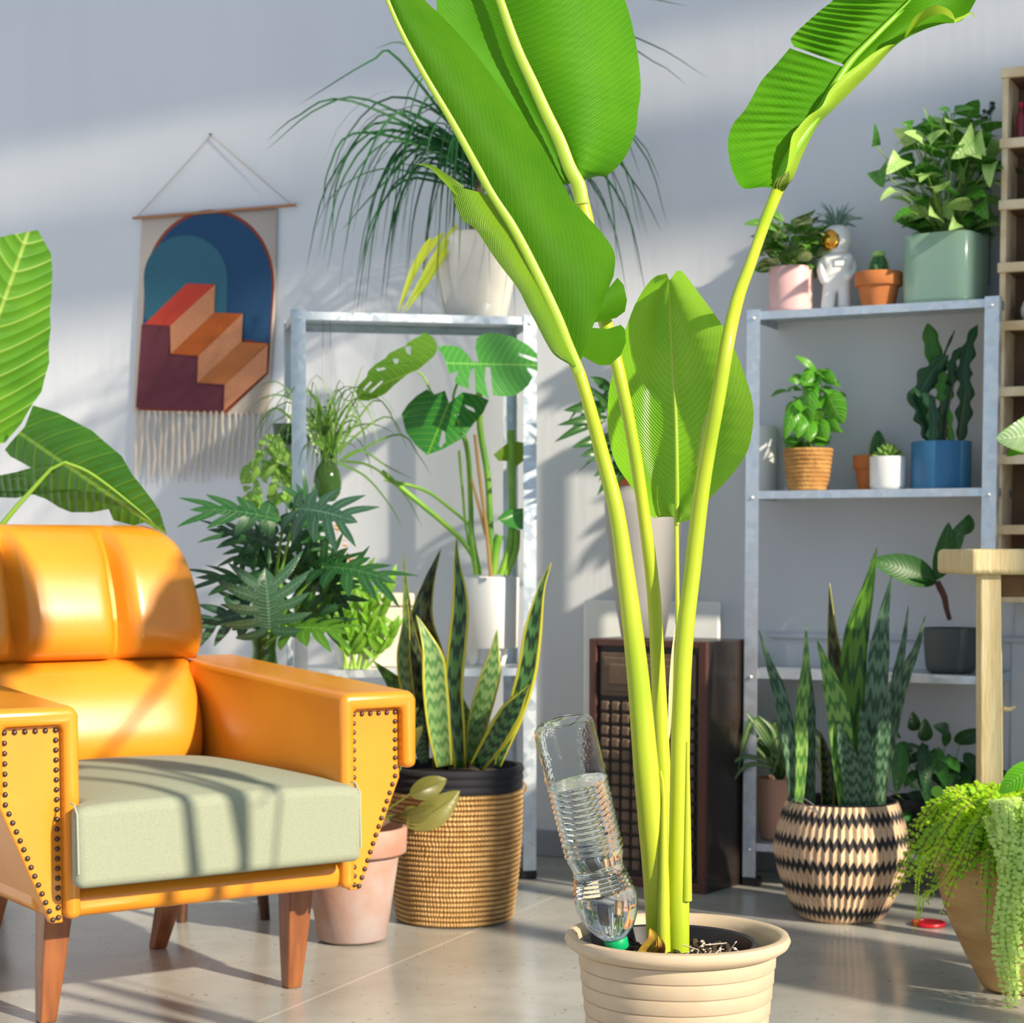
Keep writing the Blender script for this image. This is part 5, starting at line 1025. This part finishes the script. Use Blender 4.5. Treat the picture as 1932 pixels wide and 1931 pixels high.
for q in ([(1773, 835), (1775, 790), (1778, 755)], [(1783, 835), (1788, 780), (1800, 720)], [(1766, 835), (1758, 790), (1752, 740)], [(1808, 835), (1815, 790), (1822, 740)]): tubepx(m, [(x, y, 2.6-.5*k_) for k_, (x, y) in enumerate(q)], zd, 6, 8)
build('stem', m, mat('brown-green stem', (.10, .12, .04), .6), zz)
# third board
c = shelf_pt(SR, 1794, .12, Z3); potthing('dark_grey_pot', 'dark grey tapered pot holding the young rubber fig on the third board', c, [(0, 0), (.048, 0), (.056, .004), (.060, .018), (.064, .060), (.066, .105), (.064, .107), (.060, .106), (.058, .09), (0, .088)], mat('dark grey ceramic', (.075, .085, .078), .6, bump=.15, bs=100), soilr=.055, soilz=.090)
rf = thing('young_fig_tree', 'young fig with a crooked brown trunk and broad leaves in the dark grey pot', 'plant', tuple(c+V((0, 0, .09))))
fg = leafmat('fig leaf', (.015, .085, .012), (.03, .14, .018), (.10, .22, .05), veins=8, bump=.1, rough=.42, trl=.2, midw=.04); fd = c.y-.02
tubepx(m := M(), [(1792, 1170, 4.5), (1786, 1150, 5), (1782, 1128, 6), (1775, 1112, 6.5), (1768, 1098, 6)], fd, 8, 14); build('trunk', m, mat('fig bark', (.10, .04, .03), .8, bump=.6, bs=80), rf)
for bq, tq, w_, ro in (((1768, 1098), (1640, 1058), 58, .35), ((1768, 1095), (1790, 985), 40, .3), ((1775, 1090), (1825, 975), 36, -.3), ((1768, 1100), (1700, 1090), 30, 1.0)): m = M(); leaf(m, P(*bq, fd), P(*tq, fd-.03), w_*fd/F_PX, sh_oval, ro, seg=14, cols=6, bend=.08, cup=.2); build('leaf', m, fg, rf)
m = M(); leaf(m, P(1822, 1010, fd-.02), P(1828, 970, fd-.02), 26*fd/F_PX, sh_oval, .2); build('leaf', m, fg, rf)
# bottom board
c = shelf_pt(SR, 1470, .10, Z4); potthing('peach_pot', 'peach coloured ceramic pot on the bottom board behind the black and cream basket', c, [(0, 0), (.040, 0), (.047, .006), (.051, .04), (.056, .150), (.054, .153), (.051, .151), (.050, .13), (0, .128)], mat('peach ceramic', (.60, .32, .22), .5), soilr=.048, soilz=.13)
s2 = thing('small_spider_plant', 'spider plant with striped arching leaves in the peach pot, spilling past the shelf post', 'plant', tuple(c+V((0, 0, .14)))); sg2 = leafmat('striped spider leaf', (.05, .13, .03), (.09, .20, .05), (.35, .42, .2), veins=0, rough=.4, trl=.2, midw=.2); m = M(); random.seed(17)
for i in range(46): a = rnd(0, 6.28); arc(m, c+V((0, 0, .14)), a, rnd(.08, .17), rnd(.06, .16), -rnd(.04, .15), rnd(.009, .014), 10, rnd(-.5, .5))
for q, w_ in (([(1460, 1420), (1420, 1360), (1408, 1345)], 13), ([(1470, 1430), (1425, 1360), (1405, 1400), (1392, 1460)], 16), ([(1460, 1440), (1400, 1430), (1360, 1470)], 9), ([(1465, 1450), (1410, 1445), (1372, 1492)], 9), ([(1470, 1440), (1460, 1380), (1430, 1350)], 12), ([(1480, 1440), (1480, 1400), (1452, 1480)], 10)): strap(m, [P(x, y, c.y-.08) for x, y in q], sh_lance, w_*4.5/F_PX, 0, .4, .3, 14, 2)
build('foliage', m, sg2, s2)
c = shelf_pt(SR, 1745, .13, Z4); potthing('black_pot', 'black plastic pot on the bottom board under the dark trailing plants', c, cyl(.07, .085, .12), blk, soilr=.075, soilz=.10)
pv = thing('peace_lily_plant', 'dark green broad-leaved bushy plant filling the bottom board behind the woven basket', 'plant', tuple(c+V((0, 0, .1))))
dk1 = leafmat('deep green leaf', (.010, .055, .015), (.02, .09, .02), (.06, .16, .05), veins=6, rough=.3, trl=.15, midw=.04); dk2 = leafmat('mid green leaf', (.03, .14, .02), (.05, .2, .03), (.1, .25, .05), veins=6, rough=.3, trl=.2, midw=.04)
clump(pv, c+V((.02, -.05, 0)), c.z+.06, c.z+.26, .13, .07, 80, .075, [dk1, dk2], seed=23, upb=-.6, asp=.42)
m = M(); m2 = M()
for bq, tq, w_, k_ in (((1700, 1395), (1665, 1350), 8, 0), ((1725, 1380), (1722, 1342), 26, 0), ((1700, 1400), (1690, 1500), 34, 1), ((1740, 1400), (1745, 1500), 30, 0), ((1770, 1410), (1790, 1490), 30, 1), ((1745, 1400), (1745, 1355), 30, 0), ((1735, 1420), (1755, 1530), 26, 0), ((1680, 1400), (1665, 1480), 30, 0), ((1800, 1400), (1850, 1375), 30, 0), ((1820, 1420), (1850, 1470), 30, 0), ((1790, 1380), (1760, 1370), 26, 0)): leaf(m2 if k_ else m, P(*bq, c.y-.12), P(*tq, c.y-.16), w_*4.2/F_PX, sh_oval, rnd(-.4, .4), seg=10)
build('foliage', m, dk1, pv); build('foliage', m2, dk2, pv)
# ---------------- black and cream woven basket with snake plant ----------------
CB2 = V((.737, 4.235, 0))
wbk = thing('woven_basket', 'round basket woven in black and cream zigzag bands with the tall snake plant', 'basket', tuple(CB2))
wv_, t, b, _ = nt('black and cream weave'); uv = node(t, 'ShaderNodeTexCoord').outputs['UV']; sp = node(t, 'ShaderNodeSeparateXYZ'); t.links.new(uv, sp.inputs[0])
NS = 54.0
tri = mth(t, 'ABSOLUTE', mth(t, 'SUBTRACT', mth(t, 'FRACT', mth(t, 'MULTIPLY', sp.outputs[0], NS)), .5))
vv2 = mth(t, 'ADD', mth(t, 'MULTIPLY', sp.outputs[1], 5.5), mth(t, 'ADD', mth(t, 'MULTIPLY', tri, .62), mth(t, 'MULTIPLY', noise(t, 9, 2), .2)))
band_ = mth(t, 'FRACT', mth(t, 'ADD', vv2, .05)); blkm = ramp(t, band_, .57, .61); 
cr_ = mixc(t, ramp(t, noise(t, 40, 3), .3, .7), (.66, .42, .24), (.80, .60, .40)); cr_ = mixc(t, ramp(t, tri, .10, .0), cr_, (.40, .22, .11))
t.links.new(mixc(t, blkm, cr_, (.016, .016, .019)), b.inputs['Base Color']); b.inputs['Roughness'].default_value = .75
t.links.new(bumpn(t, mth(t, 'MULTIPLY', tri, 1.0), .9, .012), b.inputs['Normal'])
m = M(); prof = []
for i in range(41):
    s = i/40; z = .001+.262*s; r_ = .090+.063*math.sin(math.pi*min(1, s*1.12+.0)*.62)**.75 if s < .55 else .1515-.028*((s-.55)/.45)**1.8; prof.append((r_, z))
m.lathe(prof+[(.118, .262), (.116, .24), (.10, .02), (0, .015), ][:4], CB2, 120); build('basket_body', m, wv_, wbk)
m = M(); m.lathe([(.090, .03), (.1165, .2645), (.1195, .2665), (.1195, .2625), (.1135, .262), (.085, .03)][::-1], CB2, 60); build('liner_pot', m, blk, wbk)
m = M(); m.lathe([(0, 0), (.112, 0), (.112, .004), (0, .01)], CB2+V((0, 0, .225)), 40); build('soil', m, soil, wbk)
sp2 = thing('tall_snake_plant', 'tall snake plant with upright grey-green banded leaves in the black and cream basket', 'plant', tuple(CB2+V((0, 0, .235)))); D = 4.21
snake(sp2, [(1612, 1545), (1612, 1450), (1606, 1330), (1615, 1200), (1640, 1100), (1655, 1032)], 50, D+.02, S_GRN, 0, .2)
snake(sp2, [(1640, 1545), (1648, 1400), (1655, 1280), (1665, 1180), (1682, 1085)], 42, D-.01, S_GRY, .1, -.2)
snake(sp2, [(1600, 1545), (1590, 1430), (1580, 1340), (1562, 1270), (1541, 1205)], 44, D-.04, S_BRT, 0, .3)
snake(sp2, [(1607, 1548), (1606, 1460), (1590, 1400), (1580, 1360)], 36, D-.05, S_GRY, .2, .0)
snake(sp2, [(1506, 1530), (1512, 1430), (1512, 1350), (1520, 1260), (1521, 1180)], 24, D-.02, S_BRT, 0, .3)
snake(sp2, [(1530, 1540), (1527, 1430), (1528, 1330), (1526, 1240)], 22, D+.03, S_GRY, 0, .3)
snake(sp2, [(1500, 1520), (1488, 1400), (1470, 1310), (1450, 1250), (1432, 1190)], 28, D-.01, S_GRY, 0, .7)
snake(sp2, [(1585, 1540), (1588, 1400), (1585, 1300), (1572, 1200), (1565, 1100)], 34, D+.06, S_DRK, .2, -.7)
snake(sp2, [(1660, 1540), (1672, 1400), (1690, 1290), (1705, 1210), (1714, 1142)], 20, D+.01, S_GRY, .3, .0)
snake(sp2, [(1655, 1548), (1675, 1400), (1700, 1290), (1730, 1220), (1746, 1162)], 30, D+.03, S_GRY, .2, .5)
snake(sp2, [(1628, 1548), (1632, 1450), (1630, 1390), (1622, 1328)], 28, D-.05, S_GRY, .0, .2)
snake(sp2, [(1652, 1550), (1658, 1440), (1668, 1370), (1680, 1300)], 30, D-.05, S_GRY, .1, .2)
snake(sp2, [(1560, 1545), (1560, 1450), (1548, 1380)], 26, D+.04, S_DRK, .1, .2); snake(sp2, [(1632, 1548), (1640, 1420), (1645, 1300), (1642, 1210)], 30, D+.04, S_GRY, .1, .2)
m = M(); m.tube([P(1543, 1535, 4.12), P(1520, 1520, 4.1), P(1498, 1508, 4.1), P(1488, 1520, 4.1), P(1490, 1535, 4.12)], .0016, 5); m.tube(cat([P(1512, 1505, 4.1), P(1535, 1520, 4.09), P(1545, 1545, 4.09)], 8), .0016, 5); build('cord_loop', m, mat('grey cord', (.25, .22, .2), .8), wbk)
# ---------------- bench, rack, clay pot and ferns at the edge ----------------
oldw = mat('pale scrubbed wood', (.60, .46, .22), .75, var=(.70, .58, .33), vs=9, stretch=(5, 5, .7), bump=.3, bs=30)
bn = thing('wooden_bench', 'worn pale yellow wooden workbench with thick top at the picture edge', 'bench', (1.02, 3.72, 0))
BY = 3.70; BX = P(1832, 1060, BY).x; zt_ = P(1832, 1036, BY).z; zb_ = P(1832, 1085, BY).z
m = M(); m.box((BX, BY, zb_), (BX+.75, BY+.30, zt_)); rounded(build('bench_top', m, oldw, bn), .010, 3)
lx0, lx1 = P(1850, 1100, BY+.02).x, P(1889, 1100, BY+.02).x
for dx0 in (0, .62):
    for dy in (.02, .22):
        dx = dx0+(.052 if dy > .1 else 0); m = M(); rows = []
        for z, ex in ((zb_+.001, 0), (0, .012)): rows.append([V((lx0+dx+ex, BY+dy, z)), V((lx1+dx+ex*1.5, BY+dy, z)), V((lx1+dx+ex*1.5, BY+dy+.04, z)), V((lx0+dx+ex, BY+dy+.04, z))])
        m.grid(rows[::-1], closed=True); m.cap([0, 1, 2, 3][::-1]); m.cap([4, 5, 6, 7]); build('leg', m, oldw, bn, smooth=False, bevel=.003)
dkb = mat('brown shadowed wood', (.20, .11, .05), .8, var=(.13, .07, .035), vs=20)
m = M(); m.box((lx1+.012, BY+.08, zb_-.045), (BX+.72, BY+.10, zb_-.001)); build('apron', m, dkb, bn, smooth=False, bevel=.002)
m = M(); pq = P(1893, 1338, BY+.02); m.tube([pq, pq+V((.012, 0, -.001)), pq+V((.024, 0, .004))], [.005, .0045, .003], 8); build('peg', m, oldw, bn)
rq = on_wall(1886, 500, .165)
rk = thing('pigeonhole_rack', 'tall pale wooden pigeonhole rack of small cells fixed to the wall beside the arrowhead plant', 'rack', (rq.x, rq.y, .70), RZ)
ys = [1130, 1000, 868, 740, 616, 506, 388, 272, 130]; zs = [max(0, P(1895, y, rq.y).z-.70) for y in ys]
pale = mat('pale crate wood', (.84, .70, .46), .8, var=(.66, .48, .26), vs=14, bump=.3, bs=40); inn = mat('brown crate wood', (.22, .13, .07), .85, var=(.15, .085, .05), vs=10)  # outer boards' colour lightened to stand in for missing sunlight
m = M(); m.box((0, 0, 0), (.014, .14, zs[-1])); build('side_board', m, [pale], rk, local=True, smooth=False, bevel=.002)
m = M(); m.box((.30, 0, 0), (.314, .14, zs[-1])); build('side_board', m, [pale], rk, local=True, smooth=False, bevel=.002)
m = M(); m.box((.0, .14, 0), (.314, .146, zs[-1])); build('back_board', m, inn, rk, local=True, smooth=False)
for k_, z in enumerate(zs):
    m = M(); t0 = .022 if 0 < k_ < 8 else .022; z0_ = min(max(z-t0/2, 0), zs[-1]-t0); m.box((-.004, -.008, z0_), (.318, .006, z0_+t0)); m.box((.014, .006, z0_+.004), (.30, .14, z0_+.014), mi=1); build('shelf_slat', m, [pale, inn], rk, local=True, smooth=False, bevel=.002)
def in_rack(px, cell, z=0): return .004+(px-1884)*.00134, zs[cell+1]+.0115
def bottle(label, px, cell, h, r_, col, capc, dy=.06):
    x, z = in_rack(px, cell); b0_ = thing('small_bottle', label, 'bottle', tuple(_wm[rk.name] @ V((x, dy, z+.003)))); m = M(); m.lathe([(0, 0), (r_*.9, 0), (r_, .003), (r_, h*.6), (r_*.5, h*.76), (r_*.32, h*.8), (r_*.32, h*.9), (0, h*.9)], (0, 0, 0), 20); build('glass', m, mat('bottle glass '+label[:6], col, .15), b0_, local=True); m = M(); m.lathe([(0, h*.86), (r_*.45, h*.86), (r_*.45, h), (0, h)], (0, 0, 0), 16); build('cap', m, mat('cap '+label[:6], capc, .4), b0_, local=True)
bottle('dark red bottle in the topmost cell of the pigeonhole rack', 1908, 6, .085, .011, (.22, .02, .03), (.55, .01, .03), .04)
bottle('clear bottle with red cap in the topmost cell of the pigeonhole rack', 1927, 6, .095, .013, (.35, .33, .36), (.75, .01, .04), .05)
bottle('small grey bottle with an orange lid in the second cell from the rack top', 1934, 5, .085, .014, (.25, .24, .28), (.8, .28, .03), .04)
bottle('small grey bottle in the third cell from the rack top', 1934, 4, .07, .012, (.3, .3, .34), (.5, .4, .3), .05)
x, z = in_rack(1928, 3); jr = thing('round_jar', 'round white jar with brown lid in the fourth cell from the rack top', 'jar', tuple(_wm[rk.name] @ V((x, .06, z+.003)))); m = M(); m.lathe([(0, 0), (.014, 0), (.022, .012), (.024, .028), (.018, .046), (.012, .052), (0, .052)], (0, 0, 0), 24); build('jar_body', m, white_c, jr, local=True); m = M(); m.lathe([(0, .052), (.013, .052), (.013, .060), (0, .062)], (0, 0, 0), 20); build('lid', m, mat('brown lid', (.35, .16, .05), .5), jr, local=True)
# dark sprig behind the planter
dsp = thing('dry_sprig', 'thin dark sprig with tiny leaves between the arrowhead plant and the pigeonhole rack', 'plant', tuple(shelf_pt(SR, 1866, .24, ZT))); m = M(); m2 = M(); z0 = shelf_pt(SR, 1866, .24, ZT)
for q in ([(1866, 540), (1850, 400), (1848, 300), (1838, 232)], [(1866, 540), (1868, 400), (1870, 300), (1868, 192)], [(1868, 300), (1850, 225), (1880, 205)]):
    pts = cat([P(x, y, z0.y) for x, y in q], 16); m2.tube(pts, .001, 4)
    for i in range(8, 16): leaf(m, pts[i], pts[i]+V((rnd(-.02, .02), 0, rnd(-.01, .02))), .01, seg=4, cols=2)
build('foliage', m, mat('dark sprig leaf', (.02, .05, .03), .6), dsp); build('stem', m2, mat('dark sprig stem', (.05, .05, .04), .7), dsp)
# pothos leaf over the bench
pt_h = thing('pothos_plant', 'pothos in a white pot on the workbench, one pale variegated leaf reaching over the rack', 'plant', (P(2010, 1036, BY+.05).x, BY+.05, zt_+.001))
vg = leafmat('variegated pothos leaf', (.50, .68, .40), (.28, .50, .14), (.7, .8, .6), veins=5, rough=.25, trl=.35, midw=.03, edge=(.22, .45, .08), edgew=.88)
m = M(); leaf(m, P(1960, 815, BY-.04), P(1879, 828, BY-.06), 92*3.66/F_PX, lambda s: sh_heart(s)*.95, -.25, seg=16, cols=8, cup=-.15); build('leaf', m, vg, pt_h)
m = M(); leaf(m, P(1965, 830, BY-.02), P(1898, 862, BY-.02), 50*3.66/F_PX, sh_heart, .4, seg=12, cols=6); leaf(m, P(1990, 900, BY), P(2050, 960, BY), .07, sh_heart, .2); leaf(m, P(2000, 860, BY), P(2060, 800, BY), .07, sh_heart, .2); build('leaf', m, G_STR, pt_h)
m = M(); pc0 = V((P(2010, 1036, BY+.05).x, BY+.05, zt_+.001)); m.lathe(cyl(.05, .06, .10), pc0, 32); build('pot', m, white_c, pt_h); m = M()
for q in ((1960, 815), (1965, 830), (1990, 900), (2000, 860)): m.tube(cat([pc0+V((0, 0, .08)), P((q[0]+2010)/2, q[1]-10, BY), P(*q, BY-.03)], 10), .002, 5)
build('stem', m, G_MIDD, pt_h)
# clay pot with fern
FC = V((.945, 3.52, 0)); 
fp_ = thing('clay_bowl_pot', 'large round tan clay pot overflowing with fern at the picture edge', 'pot', tuple(FC))
clay, t, b, _ = nt('tan clay'); col = mixc(t, ramp(t, noise(t, 5, 5, stretch=(1, 1, 4)), .35, .65), (.56, .36, .155), (.42, .235, .08)); t.links.new(col, b.inputs['Base Color']); b.inputs['Roughness'].default_value = .8
t.links.new(bumpn(t, noise(t, 9, 4, stretch=(1, 1, 6)), .5, .01), b.inputs['Normal'])
m = M(); m.lathe([(0, .0), (.052, .0), (.065, .006), (.095, .06), (.128, .13), (.152, .20), (.160, .245), (.158, .27), (.150, .28), (.144, .27), (.146, .24), (0, .23)], FC, 72); build('pot_body', m, clay, fp_)
m = M(); m.lathe([(0, 0), (.145, 0), (.14, .01), (0, .02)], FC+V((0, 0, .245)), 40); build('soil', m, soil, fp_)
fn = thing('fern_plant', 'bright lime maidenhair-like fern with tiny leaflets overflowing the tan clay pot', 'plant', tuple(FC+V((0, 0, .25))))
f1 = mat('lime leaflet', (.46, .72, .015), .5, var=(.30, .58, .015), vs=25, trl=.4); f2 = mat('green leaflet', (.16, .42, .015), .5, var=(.26, .52, .02), vs=25, trl=.35); random.seed(44)
def frond(m, pts, w_, n=20, lw=.35, ms=None):
    c = cat(pts, n)
    for i in range(1, n):
        t_ = (c[min(i+1, n-1)]-c[i-1]).normalized(); side = t_.cross(V((rnd(-.3, .3), -.6, 1))).normalized(); f = i/n; wd = w_*(math.sin(math.pi*(f*.85+.12))**.7)
        for sg_ in (-1, 1):
            a = c[i]; tp_ = a+side*sg_*wd+t_*wd*.35+V((0, rnd(-.3, .3)*wd, rnd(-.35, .2)*wd)); pr = t_*(wd*lw); b_i = len(m.v); mid_ = (a+tp_)/2
            for p in (a, mid_-pr*.6, tp_, mid_+pr*.6): m.v.append(V(p))
            m.face([b_i, b_i+1, b_i+2, b_i+3])
    if ms: ms.tube(c, .0009, 4, cap=False)
ms = M()
for j, (mt_, cnt) in enumerate(((f1, 430), (f2, 230))):
    m = M()
    for i in range(cnt):
        a = rnd(0, 6.28); st0 = FC+V((rnd(-.08, .08), rnd(-.08, .08), .255)); l = rnd(.07, .175); d_ = V((math.cos(a), math.sin(a)*.85, 0)); h_ = rnd(.03, .12)*(1-.35*j); e_ = st0+d_*l+V((0, 0, h_-rnd(.02, .14)*(l/.14)))
        frond(m, [st0, st0+d_*l*.5+V((0, 0, h_)), e_], rnd(.010, .017), 20, .75, ms)
    build('foliage', m, mt_, fn)
build('stem', ms, mat('wiry fern stem', (.16, .12, .04), .6), fn)
m = M(); tl = [([(1790, 1660), (1745, 1690), (1735, 1720), (1722, 1760)], .006), ([(1760, 1600), (1735, 1640), (1728, 1720)], .006)]
for q, w_ in tl: frond(m, [P(x, y, 3.38) for x, y in q], w_, 34, .6, ms)
build('trailing_stem', m, f1, fn)
m = M(); q0 = P(1768, 1494, 3.36); rows = [[q0]*12]
m.lathe([(0, -.001), (.010, 0), (.0105, .001), (0, .002)], q0, 20, ax=(-.1, -1, .1)); m.tube([q0, P(1795, 1512, 3.4), P(1830, 1530, 3.45)], .0012, 5); build('round_leaf', m, mat('round green leaf', (.2, .45, .03), .4, trl=.3), fn)
ss = thing('trailing_string_plant', 'pale green trailing plant of tiny round leaves cascading over the clay pot', 'plant', tuple(FC+V((.06, -.1, .28))))
g3 = mat('tiny pale leaf', (.60, .82, .26), .45, var=(.45, .70, .16), vs=40, trl=.35); m = M(); ms2 = M(); random.seed(77)
for i in range(46):
    x0 = rnd(1868, 1975); ytop = rnd(1500, 1560); ln = rnd(.35, 1.0); x1 = 1895+rnd(-12, 75)*1.0; yend = 1560+ln*345; dd = 3.32+rnd(-.02, .03)
    pts = cat([P(x0+rnd(5, 40), ytop+10, 3.46), P(x0-4, ytop+15, dd+.04), P((x0*.7+x1*.3), ytop+70, dd), P(x1-5, (ytop+yend)/2+20, dd+.015), P(x1+rnd(0, 18), yend, dd+.03)], 48)
    ms2.tube(pts, .0007, 4, cap=False)
    for k_ in range(2, 48):
        for sg_ in (-1, 1):
            p = pts[k_]+V((sg_*rnd(.003, .007), rnd(-.006, .001), rnd(-.003, .003))); s = rnd(.0038, .0060); n_ = V((rnd(-.5, .5), -1, rnd(-.2, .9))).normalized(); a_ = n_.cross(V((0, 0, 1))).normalized(); c_ = a_.cross(n_); b_i = len(m.v)
            for q in range(6): m.v.append(p+(a_*math.cos(q*1.047)+c_*math.sin(q*1.047)*.8)*s)
            m.face([b_i+q for q in range(6)])
build('foliage', m, g3, ss); build('stem', ms2, G_MIDD, ss)
m = M(); leaf(m, P(1965, 1440, 3.38), P(1885, 1498, 3.40), 46*3.4/F_PX, sh_oval, .3, seg=14, cols=6); m.tube(cat([P(1965, 1440, 3.38), P(1985, 1500, 3.45), FC+V((.05, 0, .26))], 8), .0022, 6); bl = build('smooth_leaf', m, leafmat('bright smooth leaf', (.12, .50, .01), (.18, .58, .02), (.3, .65, .1), veins=6, rough=.25, trl=.45, midw=.03), fn)
# red lid on the floor
rc = FL(1752, 1747); rd = thing('red_lid', 'flat round red plastic lid lying on the floor beside the woven basket', 'lid', tuple(rc)); m = M(); m.lathe([(0, .0005), (.035, .0005), (.037, .002), (.037, .007), (.035, .009), (.032, .0085), (.031, .006), (0, .006)], rc, 40); build('lid_disc', m, mat('red plastic', (.55, .008, .02), .35), rd)
